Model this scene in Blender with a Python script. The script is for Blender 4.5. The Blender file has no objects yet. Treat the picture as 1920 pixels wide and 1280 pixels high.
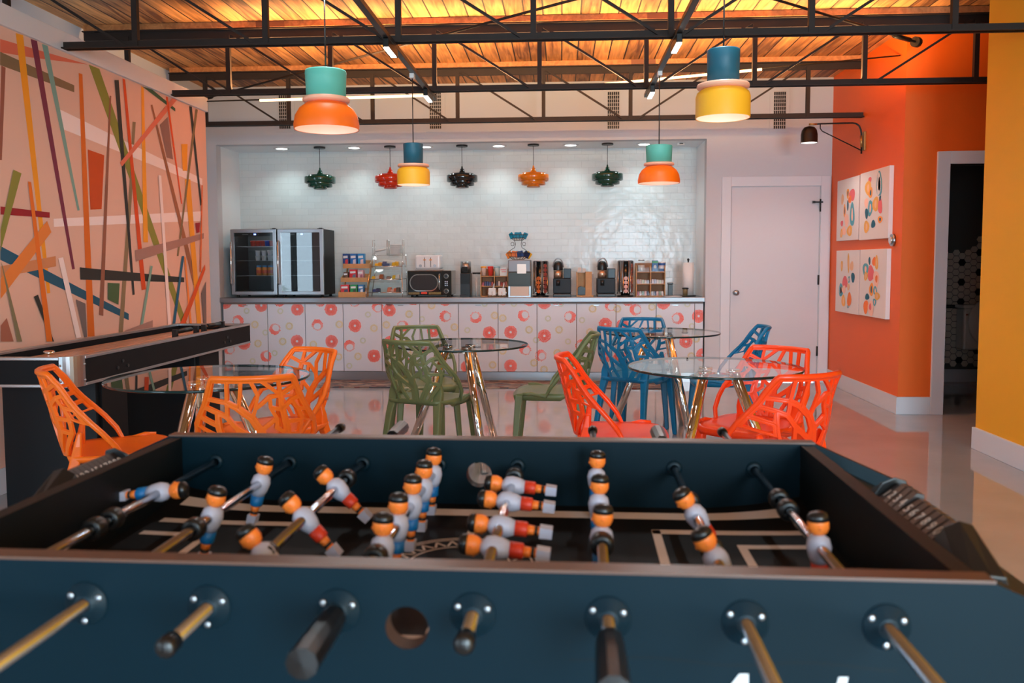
import bpy, math, random
import numpy as np
from mathutils import Vector, Matrix
PI = math.pi
SC = bpy.context.scene
COL = SC.collection
random.seed(7)

# ------------------------------------------------------------------ camera
YAW, PIT, ROLL, FPX, CX, CY, CAMH = 0.05864, 0.06814, -0.00417, 1576., 960., 600., 1.26
_f = np.array([-math.sin(YAW)*math.cos(PIT), math.cos(YAW)*math.cos(PIT), -math.sin(PIT)])
_r = np.cross(_f, [0, 0, 1]); _r /= np.linalg.norm(_r); _u = np.cross(_r, _f)
_r, _u = math.cos(ROLL)*_r+math.sin(ROLL)*_u, -math.sin(ROLL)*_r+math.cos(ROLL)*_u
cam_d = bpy.data.cameras.new('camera'); cam = bpy.data.objects.new('camera', cam_d); COL.objects.link(cam)
cam.matrix_world = Matrix(((_r[0], _u[0], -_f[0], 0), (_r[1], _u[1], -_f[1], 0), (_r[2], _u[2], -_f[2], CAMH), (0, 0, 0, 1)))
cam_d.sensor_width = 36.0; cam_d.lens = FPX/1920*36.0
cam_d.shift_y = (CY-640)/1920.0
cam_d.clip_start = 0.02
cam_d.dof.use_dof = True; cam_d.dof.focus_distance = 5.2; cam_d.dof.aperture_fstop = 5.0
SC.camera = cam

def ray(px, py):
    return _r*((px-CX)/FPX) - _u*((py-CY)/FPX) + _f
def atz(px, py, z):
    d = ray(px, py); t = (z-CAMH)/d[2]; return Vector((d[0]*t, d[1]*t, z))
def aty(px, py, Y):
    d = ray(px, py); t = Y/d[1]; return Vector((d[0]*t, Y, CAMH+d[2]*t))
def atx(px, py, X):
    d = ray(px, py); t = X/d[0]; return Vector((X, d[1]*t, CAMH+d[2]*t))

# ------------------------------------------------------------------ world, exposure, daylight
SC.view_settings.view_transform = 'Standard'; SC.view_settings.look = 'None'
SC.view_settings.gamma = 1.0; SC.view_settings.use_curve_mapping = False
SC.view_settings.exposure = 0.0
SC.cycles.transparent_max_bounces = 24; SC.cycles.max_bounces = 10
W = bpy.data.worlds.new('daylight'); SC.world = W; W.use_nodes = True
_bg = W.node_tree.nodes['Background']; _bg.inputs[0].default_value = (0.62, 0.80, 1.0, 1); _bg.inputs[1].default_value = 4.5

def area(name, loc, rot, sx, sy, power, col, spread=None):
    l = bpy.data.lights.new(name, 'AREA'); l.shape = 'RECTANGLE'; l.size = sx; l.size_y = sy
    l.energy = power; l.color = col
    if spread: l.spread = spread
    o = bpy.data.objects.new(name, l); COL.objects.link(o); o.location = loc; o.rotation_euler = rot; return o
def point(name, loc, power, col, r=0.03):
    l = bpy.data.lights.new(name, 'POINT'); l.energy = power; l.color = col; l.shadow_soft_size = r
    o = bpy.data.objects.new(name, l); COL.objects.link(o); o.location = loc; return o
def spot(name, loc, power, col, ang=2.2, r=0.04, rot=(0, 0, 0), blend=0.6):
    l = bpy.data.lights.new(name, 'SPOT'); l.energy = power; l.color = col; l.shadow_soft_size = r
    l.spot_size = ang; l.spot_blend = blend
    o = bpy.data.objects.new(name, l); COL.objects.link(o); o.location = loc; o.rotation_euler = rot; return o

# daylight through the window wall behind the camera (facing into the room)
WIN = [(-7.2, -4.6), (-1.7, 0.3), (0.9, 2.6)]  # middle opening is an added, unseen window to brighten mural and chair backs
for (a, b), pw in zip(WIN, (120, 60, 330)):
    area('window_daylight', ((a+b)/2, -3.12, 1.45), (PI/2, 0, 0), b-a, 2.1, pw, (0.62, 0.86, 1.0))
area('side_window_daylight', (-3.93, 5.87, 1.25), (PI/2, 0, -PI/2), 2.2, 2.0, 25, (0.70, 0.88, 1.0))

# ------------------------------------------------------------------ materials
def lin(c):
    return tuple(((v/255)/12.92 if v/255 <= 0.04045 else ((v/255+0.055)/1.055)**2.4) for v in c)
MATS = {}
def mat(name, rgb, rough=0.5, metal=0.0, spec=0.5, emit=None, estr=0.0, noise=0.0, nscale=20.0, bump=0.0, bscale=200.0, coat=0.0, srgb=True, aniso=0.0):
    if name in MATS: return MATS[name]
    m = bpy.data.materials.new(name); m.use_nodes = True; MATS[name] = m
    nt = m.node_tree; p = nt.nodes['Principled BSDF']
    c = lin(rgb) if srgb else rgb
    p.inputs['Base Color'].default_value = (*c, 1); p.inputs['Roughness'].default_value = rough
    p.inputs['Metallic'].default_value = metal; p.inputs['Specular IOR Level'].default_value = spec
    if coat: p.inputs['Coat Weight'].default_value = coat; p.inputs['Coat Roughness'].default_value = 0.05
    if emit: p.inputs['Emission Color'].default_value = (*emit, 1); p.inputs['Emission Strength'].default_value = estr
    if noise or bump:
        tc = nt.nodes.new('ShaderNodeTexCoord')
    if noise:
        n = nt.nodes.new('ShaderNodeTexNoise'); n.inputs['Scale'].default_value = nscale; n.inputs['Detail'].default_value = 4
        nt.links.new(tc.outputs['Object'], n.inputs['Vector'])
        mx = nt.nodes.new('ShaderNodeMix'); mx.data_type = 'RGBA'
        mx.inputs['A'].default_value = (*[v*(1-noise) for v in c], 1); mx.inputs['B'].default_value = (*[min(1, v*(1+noise)) for v in c], 1)
        nt.links.new(n.outputs['Fac'], mx.inputs['Factor']); nt.links.new(mx.outputs['Result'], p.inputs['Base Color'])
    if bump:
        n2 = nt.nodes.new('ShaderNodeTexNoise'); n2.inputs['Scale'].default_value = bscale
        nt.links.new(tc.outputs['Object'], n2.inputs['Vector'])
        b = nt.nodes.new('ShaderNodeBump'); b.inputs['Strength'].default_value = bump; b.inputs['Distance'].default_value = 0.01
        nt.links.new(n2.outputs['Fac'], b.inputs['Height']); nt.links.new(b.outputs['Normal'], p.inputs['Normal'])
    return m
def glassmat(name, tint=(1, 1, 1), refl=1.0, ior=1.5):
    if name in MATS: return MATS[name]
    m = bpy.data.materials.new(name); m.use_nodes = True; MATS[name] = m
    nt = m.node_tree; nt.nodes.clear()
    o = nt.nodes.new('ShaderNodeOutputMaterial'); mx = nt.nodes.new('ShaderNodeMixShader')
    t = nt.nodes.new('ShaderNodeBsdfTransparent'); t.inputs[0].default_value = (*tint, 1)
    g = nt.nodes.new('ShaderNodeBsdfGlossy'); g.inputs['Roughness'].default_value = 0.01; g.inputs[0].default_value = (refl, refl, refl, 1)
    f = nt.nodes.new('ShaderNodeFresnel'); f.inputs[0].default_value = ior
    ge = nt.nodes.new('ShaderNodeNewGeometry'); inv = math_node(nt, 'SUBTRACT', 1.0, ge.outputs['Backfacing'])
    nt.links.new(math_node(nt, 'MULTIPLY', f.outputs[0], inv), mx.inputs[0]); nt.links.new(t.outputs[0], mx.inputs[1]); nt.links.new(g.outputs[0], mx.inputs[2])
    nt.links.new(mx.outputs[0], o.inputs[0]); return m

def N(nt, t, **kw):
    n = nt.nodes.new(t)
    for k, v in kw.items(): setattr(n, k, v)
    return n
def math_node(nt, op, a, b=None):
    n = nt.nodes.new('ShaderNodeMath'); n.operation = op
    for i, v in enumerate((a, b)):
        if v is None: continue
        if isinstance(v, (int, float)): n.inputs[i].default_value = v
        else: nt.links.new(v, n.inputs[i])
    return n.outputs[0]

def plank_mat(name, width, c1, c2, gapc, axis='X', rough=0.6):
    m = bpy.data.materials.new(name); m.use_nodes = True; MATS[name] = m
    nt = m.node_tree; p = nt.nodes['Principled BSDF']; p.inputs['Roughness'].default_value = rough
    tc = N(nt, 'ShaderNodeTexCoord'); sp = N(nt, 'ShaderNodeSeparateXYZ'); nt.links.new(tc.outputs['Object'], sp.inputs[0])
    q = math_node(nt, 'DIVIDE', sp.outputs[axis], width)
    fl = math_node(nt, 'FLOOR', q); fr = math_node(nt, 'FRACT', q)
    wn = N(nt, 'ShaderNodeTexWhiteNoise', noise_dimensions='1D'); nt.links.new(fl, wn.inputs['W'])
    mp = N(nt, 'ShaderNodeMapping'); mp.inputs['Scale'].default_value = (22, 1.6, 22) if axis == 'X' else (1.6, 22, 22)
    nt.links.new(tc.outputs['Object'], mp.inputs[0])
    ad = N(nt, 'ShaderNodeVectorMath', operation='ADD'); nt.links.new(mp.outputs[0], ad.inputs[0]); nt.links.new(wn.outputs['Color'], ad.inputs[1])
    sc = N(nt, 'ShaderNodeVectorMath', operation='SCALE'); nt.links.new(wn.outputs['Color'], sc.inputs[0]); sc.inputs['Scale'].default_value = 40
    nt.links.new(sc.outputs[0], ad.inputs[1])
    n = N(nt, 'ShaderNodeTexNoise'); n.inputs['Scale'].default_value = 1.0; n.inputs['Detail'].default_value = 6; n.inputs['Distortion'].default_value = 1.2
    nt.links.new(ad.outputs[0], n.inputs['Vector'])
    k = N(nt, 'ShaderNodeTexNoise'); k.inputs['Scale'].default_value = 2.3; nt.links.new(tc.outputs['Object'], k.inputs['Vector'])
    s1 = math_node(nt, 'MULTIPLY', n.outputs['Fac'], 1.5); s2 = math_node(nt, 'MULTIPLY', wn.outputs['Value'], 0.55)
    s3 = math_node(nt, 'MULTIPLY', k.outputs['Fac'], 0.5)
    s = math_node(nt, 'ADD', math_node(nt, 'ADD', s1, s2), s3); s = math_node(nt, 'SUBTRACT', s, 0.82)
    mx = N(nt, 'ShaderNodeMix', data_type='RGBA'); mx.inputs['A'].default_value = (*lin(c1), 1); mx.inputs['B'].default_value = (*lin(c2), 1)
    mx.clamp_factor = True; nt.links.new(s, mx.inputs['Factor'])
    g = math_node(nt, 'LESS_THAN', fr, 0.075)
    m2 = N(nt, 'ShaderNodeMix', data_type='RGBA'); nt.links.new(g, m2.inputs['Factor']); nt.links.new(mx.outputs['Result'], m2.inputs['A'])
    m2.inputs['B'].default_value = (*lin(gapc), 1); nt.links.new(m2.outputs['Result'], p.inputs['Base Color'])
    b = N(nt, 'ShaderNodeBump'); b.inputs['Strength'].default_value = 0.6; b.inputs['Distance'].default_value = 0.01; b.invert = True
    nt.links.new(g, b.inputs['Height']); nt.links.new(b.outputs['Normal'], p.inputs['Normal'])
    return m
def tile_mat(name, rgb, bw, bh, rough=0.17):
    """glossy hand-made white brick tile in the X-Z plane"""
    m = bpy.data.materials.new(name); m.use_nodes = True; MATS[name] = m
    nt = m.node_tree; p = nt.nodes['Principled BSDF']; p.inputs['Roughness'].default_value = rough; p.inputs['Specular IOR Level'].default_value = 0.28
    tc = N(nt, 'ShaderNodeTexCoord'); sp = N(nt, 'ShaderNodeSeparateXYZ'); nt.links.new(tc.outputs['Object'], sp.inputs[0])
    cb = N(nt, 'ShaderNodeCombineXYZ'); nt.links.new(sp.outputs['X'], cb.inputs[0]); nt.links.new(sp.outputs['Z'], cb.inputs[1])
    br = N(nt, 'ShaderNodeTexBrick'); br.inputs['Scale'].default_value = 1; br.inputs['Brick Width'].default_value = bw; br.inputs['Row Height'].default_value = bh
    br.inputs['Mortar Size'].default_value = 0.0022; br.inputs['Mortar Smooth'].default_value = 0.4
    c = lin(rgb)
    br.inputs['Color1'].default_value = (*c, 1); br.inputs['Color2'].default_value = (*[v*0.95 for v in c], 1); br.inputs['Mortar'].default_value = (*[v*0.86 for v in c], 1)
    nt.links.new(cb.outputs[0], br.inputs['Vector']); nt.links.new(br.outputs['Color'], p.inputs['Base Color'])
    n = N(nt, 'ShaderNodeTexNoise'); n.inputs['Scale'].default_value = 9; nt.links.new(tc.outputs['Object'], n.inputs['Vector'])
    b1 = N(nt, 'ShaderNodeBump'); b1.inputs['Strength'].default_value = 0.16; b1.inputs['Distance'].default_value = 0.03; nt.links.new(n.outputs['Fac'], b1.inputs['Height'])
    b = N(nt, 'ShaderNodeBump'); b.inputs['Strength'].default_value = 0.4; b.inputs['Distance'].default_value = 0.004; b.invert = True
    nt.links.new(br.outputs['Fac'], b.inputs['Height']); nt.links.new(b1.outputs['Normal'], b.inputs['Normal']); nt.links.new(b.outputs['Normal'], p.inputs['Normal'])
    return m
def floor_mat():
    m = bpy.data.materials.new('polished_concrete'); m.use_nodes = True; MATS['floor'] = m
    nt = m.node_tree; p = nt.nodes['Principled BSDF']
    tc = N(nt, 'ShaderNodeTexCoord'); n = N(nt, 'ShaderNodeTexNoise'); n.inputs['Scale'].default_value = 2.2; n.inputs['Detail'].default_value = 7
    nt.links.new(tc.outputs['Object'], n.inputs['Vector'])
    mx = N(nt, 'ShaderNodeMix', data_type='RGBA'); mx.inputs['A'].default_value = (*lin((146, 146, 148)), 1); mx.inputs['B'].default_value = (*lin((172, 172, 174)), 1)
    nt.links.new(n.outputs['Fac'], mx.inputs['Factor']); nt.links.new(mx.outputs['Result'], p.inputs['Base Color'])
    p.inputs['Roughness'].default_value = 0.055; p.inputs['IOR'].default_value = 2.6
    n2 = N(nt, 'ShaderNodeTexNoise'); n2.inputs['Scale'].default_value = 26; n2.inputs['Detail'].default_value = 2; nt.links.new(tc.outputs['Object'], n2.inputs['Vector'])
    b = N(nt, 'ShaderNodeBump'); b.inputs['Strength'].default_value = 0.025; b.inputs['Distance'].default_value = 0.01
    nt.links.new(n2.outputs['Fac'], b.inputs['Height']); nt.links.new(b.outputs['Normal'], p.inputs['Normal'])
    return m
def rug_mat():
    m = bpy.data.materials.new('woven_runner'); m.use_nodes = True
    nt = m.node_tree; p = nt.nodes['Principled BSDF']; p.inputs['Roughness'].default_value = 0.95
    tc = N(nt, 'ShaderNodeTexCoord'); mp = N(nt, 'ShaderNodeMapping'); mp.inputs['Scale'].default_value = (9, 38, 1); nt.links.new(tc.outputs['Object'], mp.inputs[0])
    v = N(nt, 'ShaderNodeTexVoronoi'); v.inputs['Scale'].default_value = 1.3; nt.links.new(mp.outputs[0], v.inputs['Vector'])
    r = N(nt, 'ShaderNodeValToRGB'); r.color_ramp.interpolation = 'CONSTANT'
    els = [(0, (96, 92, 92)), (0.22, (150, 130, 118)), (0.42, (70, 74, 84)), (0.58, (128, 104, 92)), (0.72, (160, 146, 134)), (0.86, (120, 62, 56)), (0.93, (70, 92, 110))]
    r.color_ramp.elements[0].position = 0; r.color_ramp.elements[0].color = (*lin(els[0][1]), 1)
    r.color_ramp.elements[1].position = els[1][0]; r.color_ramp.elements[1].color = (*lin(els[1][1]), 1)
    for q, c in els[2:]:
        e = r.color_ramp.elements.new(q); e.color = (*lin(c), 1)
    sp = N(nt, 'ShaderNodeSeparateColor'); nt.links.new(v.outputs['Color'], sp.inputs[0]); nt.links.new(sp.outputs[0], r.inputs[0])
    nt.links.new(r.outputs[0], p.inputs['Base Color']); return m

# ------------------------------------------------------------------ mesh builder
class MB:
    def __init__(s): s.v = []; s.f = []; s.m = []; s.s = []
    def add(s, vs, fs, m=0, smooth=False):
        o = len(s.v); s.v += [tuple(v) for v in vs]
        for f in fs: s.f.append([i+o for i in f]); s.m.append(m); s.s.append(smooth)
        return s
    def box(s, x0, x1, y0, y1, z0, z1, m=0):
        x0, x1 = min(x0, x1), max(x0, x1); y0, y1 = min(y0, y1), max(y0, y1); z0, z1 = min(z0, z1), max(z0, z1)
        return s.add([(x0, y0, z0), (x1, y0, z0), (x1, y1, z0), (x0, y1, z0), (x0, y0, z1), (x1, y0, z1), (x1, y1, z1), (x0, y1, z1)],
              [(0, 3, 2, 1), (4, 5, 6, 7), (0, 1, 5, 4), (1, 2, 6, 5), (2, 3, 7, 6), (3, 0, 4, 7)], m)
    def hexa(s, b, t, m=0, smooth=False):
        """bottom loop b and top loop t, same length"""
        n = len(b); vs = list(b)+list(t)
        fs = [tuple(range(n-1, -1, -1)), tuple(range(n, 2*n))]+[(i, (i+1) % n, n+(i+1) % n, n+i) for i in range(n)]
        return s.add(vs, fs, m, smooth)
    def prism(s, poly, axis, a, b, m=0):
        def P(p, h): return {'x': (h, p[0], p[1]), 'y': (p[0], h, p[1]), 'z': (p[0], p[1], h)}[axis]
        return s.hexa([P(p, a) for p in poly], [P(p, b) for p in poly], m)
    def poly(s, pts, m=0): return s.add(pts, [tuple(range(len(pts)))], m)
    def lathe(s, prof, c=(0, 0, 0), n=24, m=0, axis='z', smooth=True, sx=1, sy=1):
        vs = []; fs = []
        for r, h in prof:
            for k in range(n):
                a = 2*PI*k/n; x, y = r*math.cos(a)*sx, r*math.sin(a)*sy
                p = {'z': (x, y, h), 'y': (x, h, y), 'x': (h, x, y)}[axis]
                vs.append((c[0]+p[0], c[1]+p[1], c[2]+p[2]))
        for j in range(len(prof)-1):
            for k in range(n):
                fs.append((j*n+k, j*n+(k+1) % n, (j+1)*n+(k+1) % n, (j+1)*n+k))
        return s.add(vs, fs, m, smooth)
    def cyl(s, c, r, h, n=20, m=0, axis='z', r2=None, smooth=True):
        r2 = r if r2 is None else r2
        s.lathe([(r, 0), (r2, h)], c, n, m, axis, smooth)
        s.lathe([(0.0001, 0), (r, 0)], c, n, m, axis, False); s.lathe([(r2, h), (0.0001, h)], c, n, m, axis, False); return s
    def tube(s, pts, r, n=8, m=0, caps=True, r2=None):
        pts = [Vector(p) for p in pts]; L = len(pts); vs = []; fs = []
        up = None
        for i, p in enumerate(pts):
            d = (pts[min(i+1, L-1)]-pts[max(i-1, 0)]).normalized()
            if up is None:
                up = Vector((0, 0, 1)) if abs(d.z) < 0.9 else Vector((1, 0, 0))
            a = d.cross(up)
            if a.length < 1e-5: a = d.orthogonal()
            a.normalize(); b = a.cross(d).normalized(); up = b
            rr = r if r2 is None else r+(r2-r)*i/(L-1)
            for k in range(n):
                t = 2*PI*(k+0.5)/n; vs.append(p+a*rr*math.cos(t)+b*rr*math.sin(t))
        for i in range(L-1):
            for k in range(n):
                fs.append((i*n+k, i*n+(k+1) % n, (i+1)*n+(k+1) % n, (i+1)*n+k))
        s.add(vs, fs, m, n > 5)
        if caps: s.add(vs[:n], [tuple(range(n-1, -1, -1))], m); s.add(vs[-n:], [tuple(range(n))], m)
        return s
    def sphere(s, c, r, n=12, m=0, sc=(1, 1, 1)):
        prof = [(max(1e-4, r*math.sin(PI*i/(n//2+2))), -r*math.cos(PI*i/(n//2+2))) for i in range(n//2+3)]
        vs = []; fs = []
        for rr, h in prof:
            for k in range(n):
                a = 2*PI*k/n; vs.append((c[0]+rr*math.cos(a)*sc[0], c[1]+rr*math.sin(a)*sc[1], c[2]+h*sc[2]))
        for j in range(len(prof)-1):
            for k in range(n): fs.append((j*n+k, j*n+(k+1) % n, (j+1)*n+(k+1) % n, (j+1)*n+k))
        return s.add(vs, fs, m, True)
    def xf(s, M):
        s.v = [tuple(M @ Vector(v)) for v in s.v]; return s
    def build(s, name, mats, parent=None, bevel=0.0, seg=2, loc=None, sub=0):
        me = bpy.data.meshes.new(name); me.from_pydata(s.v, [], s.f); me.validate()
        if not isinstance(mats, (list, tuple)): mats = [mats]
        for m in mats: me.materials.append(m)
        if len(me.polygons) == len(s.f):
            me.polygons.foreach_set('material_index', s.m); me.polygons.foreach_set('use_smooth', s.s)
        import bmesh
        b = bmesh.new(); b.from_mesh(me); bmesh.ops.remove_doubles(b, verts=b.verts, dist=1e-5)
        bmesh.ops.recalc_face_normals(b, faces=b.faces); b.to_mesh(me); b.free()
        o = bpy.data.objects.new(name, me); COL.objects.link(o)
        if loc: o.location = loc
        if parent: o.parent = parent
        if bevel:
            md = o.modifiers.new('bevel', 'BEVEL'); md.width = bevel; md.segments = seg; md.limit_method = 'ANGLE'; md.angle_limit = 0.7
        if sub:
            md = o.modifiers.new('sub', 'SUBSURF'); md.levels = sub; md.render_levels = sub
        return o

def tag(o, label, cat, group=None, kind=None):
    o['label'] = label; o['category'] = cat
    if group: o['group'] = group
    if kind: o['kind'] = kind
    return o
def thing(name, label, cat, loc=(0, 0, 0), rz=0.0, group=None):
    o = bpy.data.objects.new(name, None); COL.objects.link(o); o.location = loc; o.rotation_euler = (0, 0, rz)
    o.empty_display_size = 0.1
    return tag(o, label, cat, group)
def struct(name, mb, mats, bevel=0.0, label=None):
    o = mb.build(name, mats, bevel=bevel); o['kind'] = 'structure'
    if label: o['label'] = label
    return o
def dup(root, loc, rz, label, group=None):
    r = root.copy(); COL.objects.link(r); r.location = loc; r.rotation_euler = (0, 0, rz); r['label'] = label
    if group: r['group'] = group
    for ch in list(root.children):
        c = ch.copy(); COL.objects.link(c); c.parent = r
        for g in list(ch.children):
            d = g.copy(); COL.objects.link(d); d.parent = c
    return r

# ------------------------------------------------------------------ common materials
M_WALL = mat('white_wall_paint', (200, 202, 207), 0.75, bump=0.04, bscale=160)
M_TRIM = mat('white_trim_paint', (212, 214, 220), 0.45)
M_ORANGE = mat('orange_wall_paint', (236, 100, 14), 0.5, bump=0.03, bscale=160)
M_YELLOW = mat('yellow_wall_paint', (246, 172, 22), 0.55, bump=0.03, bscale=160)
M_STEEL = mat('dark_truss_steel', (40, 30, 26), 0.6, metal=0.0, spec=0.3, noise=0.25, nscale=9)
M_CHROME = mat('polished_chrome', (225, 222, 218), 0.06, metal=1.0)
M_STAINLESS = mat('brushed_stainless', (172, 174, 178), 0.32, metal=1.0)
M_BLACK = mat('black_plastic', (22, 22, 23), 0.35)
M_BLACKM = mat('black_metal', (24, 23, 22), 0.4, metal=0.4)
M_BRASS = mat('aged_brass', (176, 138, 84), 0.35, metal=0.9)
M_WHITEP = mat('white_plastic', (225, 224, 222), 0.35)
M_BEECH = mat('light_bamboo', (196, 146, 92), 0.55, noise=0.15, nscale=30)
M_ACRYL = glassmat('clear_acrylic', (0.96, 0.98, 0.98), 1.0, 1.45)
M_GLASS = glassmat('tempered_glass', (0.94, 0.97, 0.965), 1.0, 1.5)
M_GEDGE = mat('green_glass_edge', (16, 44, 44), 0.1)
M_NAIL = plank_mat('nailer_wood', 3.0, (150, 92, 48), (216, 144, 84), (120, 70, 40), 'X')

# ------------------------------------------------------------------ the setting
CEIL = 3.13; YB = 8.88; XR = 2.77; XL = -3.8; XM = -3.07
struct('floor', MB().box(-7.4, 6, -3.2, 2.65, -0.1, 0).box(-3.9, 6, 2.65, 11, -0.1, 0), floor_mat())
struct('ceiling', MB().box(-7.4, 6, -3.2, 2.65, CEIL, CEIL+0.1).box(-3.9, 6, 2.65, 11, CEIL, CEIL+0.1), plank_mat('ceiling_boards', 0.142, (96, 56, 30), (240, 166, 96), (30, 18, 12), 'X'))
NX0, NX1, NZ, NY = -3.68, 1.50, 2.527, 9.52
DX0, DX1, DZ = 1.757, 2.66, 2.03
w = MB()
w.box(XL-0.1, NX0, YB, YB+0.12, 0, CEIL).box(NX0, NX1, YB, YB+0.12, NZ, CEIL).box(NX1, DX0, YB, YB+0.12, 0, CEIL)
w.box(DX0, DX1, YB, YB+0.12, DZ, CEIL).box(DX1, XR+0.1, YB, YB+0.12, 0, CEIL)
struct('wall_back', w, M_WALL)
n = MB(); n.box(NX0-0.1, NX0, YB+0.12, NY+0.1, 0, NZ+0.1).box(NX1, NX1+0.1, YB+0.12, NY+0.1, 0, NZ+0.1).box(NX0, NX1, YB+0.12, NY+0.1, NZ, NZ+0.1)
struct('wall_niche', n, mat('niche_paint', (236, 240, 243), 0.6))
struct('wall_tiled', MB().box(NX0, NX1, NY, NY+0.1, 0, NZ), tile_mat('white_brick_tile', (214, 220, 220), 0.152, 0.0725))
# left: full-height outer wall and the lower furred wall that carries the mural
LW0, LW1 = 4.75, 7.05
struct('wall_left', MB().box(XL-0.1, XL, 2.6, LW0, 0, CEIL).box(XL-0.1, XL, LW1, YB+0.1, 0, CEIL).box(XL-0.1, XL, LW0, LW1, 2.25, CEIL).box(XL-0.1, XL, LW0, LW1, 0, 0.15), M_WALL)
lf = MB()
for q0, q1 in ((LW0, LW0+0.06), ((LW0+LW1)/2-0.05, (LW0+LW1)/2+0.05), (LW1-0.06, LW1)): lf.box(XL-0.09, XL-0.03, q0, q1, 0.15, 2.25)
lf.box(XL-0.09, XL-0.03, LW0+0.06, (LW0+LW1)/2-0.05, 0.15, 0.21).box(XL-0.09, XL-0.03, LW0+0.06, (LW0+LW1)/2-0.05, 2.19, 2.25).box(XL-0.09, XL-0.03, (LW0+LW1)/2+0.05, LW1-0.06, 0.15, 0.21).box(XL-0.09, XL-0.03, (LW0+LW1)/2+0.05, LW1-0.06, 2.19, 2.25)
struct('window_side', lf, M_BLACKM)
struct('window_side_pane', MB().box(XL-0.062, XL-0.056, LW0+0.06, LW1-0.06, 0.21, 2.19), glassmat('window_glass', (0.97, 0.99, 0.99), 1.0, 1.4))
struct('ground_outside', MB().box(-30, -3.9, 2.7, 30, -0.2, -0.05), mat('pale_pavement', (176, 170, 162), 0.9, noise=0.12, nscale=6))
def shrub(x, y, s, lab, seed):
    t = thing('shrub', lab, 'shrub', (x, y, -0.05)); rs = random.Random(seed)
    for k in range(5): MB().tube([(0, 0, 0), (rs.uniform(-.15, .15)*s, rs.uniform(-.15, .15)*s, 0.5*s)], 0.012, 5).build('stem', mat('bark', (90, 70, 50), 0.8), t)
    m = MB()
    for k in range(420):
        a, b, r = rs.uniform(0, 2*PI), rs.uniform(-0.6, 1.5), s*0.42*rs.uniform(0.55, 1)
        c = Vector((r*math.cos(a)*math.cos(b), r*math.sin(a)*math.cos(b), 0.5*s+r*math.sin(b)))
        u = Vector((rs.gauss(0, 1), rs.gauss(0, 1), rs.gauss(0, 1))).normalized()*0.07*s; v = u.orthogonal().normalized()*0.03*s
        m.poly([c-u, c-v, c+u, c+v], 0)
    m.build('foliage', mat('leaf_green', (74, 116, 62), 0.6), t)
shrub(-4.75, 4.6, 1.15, 'green shrub outside the side window, mirrored in right fridge door', 1); shrub(-5.0, 3.45, 0.9, 'smaller green shrub further along outside the side window', 2)
struct('wall_mural', MB().box(XM-0.13, XM-0.012, 2.6, 7.2, 0, 2.60), M_WALL)
struct('trim_1', MB().box(XM-0.15, XM+0.02, 2.6, 7.215, 2.57, 2.69), M_TRIM, 0.004)
struct('wall_front_left', MB().box(-7.4, XL, 2.6, 2.7, 0, CEIL), M_WALL)
struct('wall_far_left', MB().box(-7.5, -7.4, -3.2, 2.7, 0, CEIL), M_WALL)
struct('baseboard_mural', MB().box(XM-0.012, XM+0.006, 2.6, 7.2, 0, 0.145), M_TRIM, 0.003)
# right: orange wall with a return, yellow wall, doorway to the washroom
YD = 7.05
struct('wall_right_orange', MB().box(XR, XR+0.1, YD+0.12, YB, 0, CEIL), M_ORANGE)
DO0, DO1, DOZ = 3.13, 4.0, 2.04
o2 = MB().box(XR, DO0, YD, YD+0.12, 0, CEIL).box(DO0, DO1, YD, YD+0.12, DOZ, CEIL).box(DO1, 5.6, YD, YD+0.12, 0, CEIL)
struct('wall_right_doorway', o2, M_ORANGE)
struct('wall_right_yellow', MB().box(XR+0.01, XR+0.14, -3.2, 5.76, 0, CEIL), M_YELLOW)
struct('wall_hall_end', MB().box(5.5, 5.6, 5.76, YD, 0, CEIL), M_WALL)
struct('wall_hall_side', MB().box(XR+0.14, 5.6, 5.66, 5.76, 0, CEIL), M_WALL)
struct('baseboard_right_orange', MB().box(XR-0.016, XR, YD-0.016, YB, 0, 0.145).box(XR-0.016, DO0-0.1, YD-0.016, YD, 0, 0.145), M_TRIM, 0.003)
struct('baseboard_right_yellow', MB().box(XR-0.008, XR+0.16, -3.2, 5.776, 0, 0.145), M_TRIM, 0.003)
struct('baseboard_back', MB().box(NX1+0.0, DX0-0.1, YB-0.016, YB, 0, 0.14).box(DX1+0.1, XR-0.016, YB-0.016, YB, 0, 0.14).box(XL, NX0, YB-0.016, YB, 0, 0.14), M_TRIM, 0.003)
# door casings
tr = MB().box(DX0-0.10, DX0-0.004, YB-0.02, YB+0.01, 0, DZ+0.105).box(DX1+0.004, DX1+0.10, YB-0.02, YB+0.01, 0, DZ+0.105).box(DX0-0.004, DX1+0.004, YB-0.02, YB+0.01, DZ+0.006, DZ+0.105)
struct('trim_2', tr, M_TRIM, 0.003)
tr = MB().box(DO0-0.1, DO0, YD-0.02, YD+0.13, 0, DOZ+0.1).box(DO1, DO1+0.1, YD-0.02, YD+0.13, 0, DOZ+0.1).box(DO0, DO1, YD-0.02, YD+0.13, DOZ, DOZ+0.1)
struct('trim_3', tr, M_TRIM, 0.003)
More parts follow.
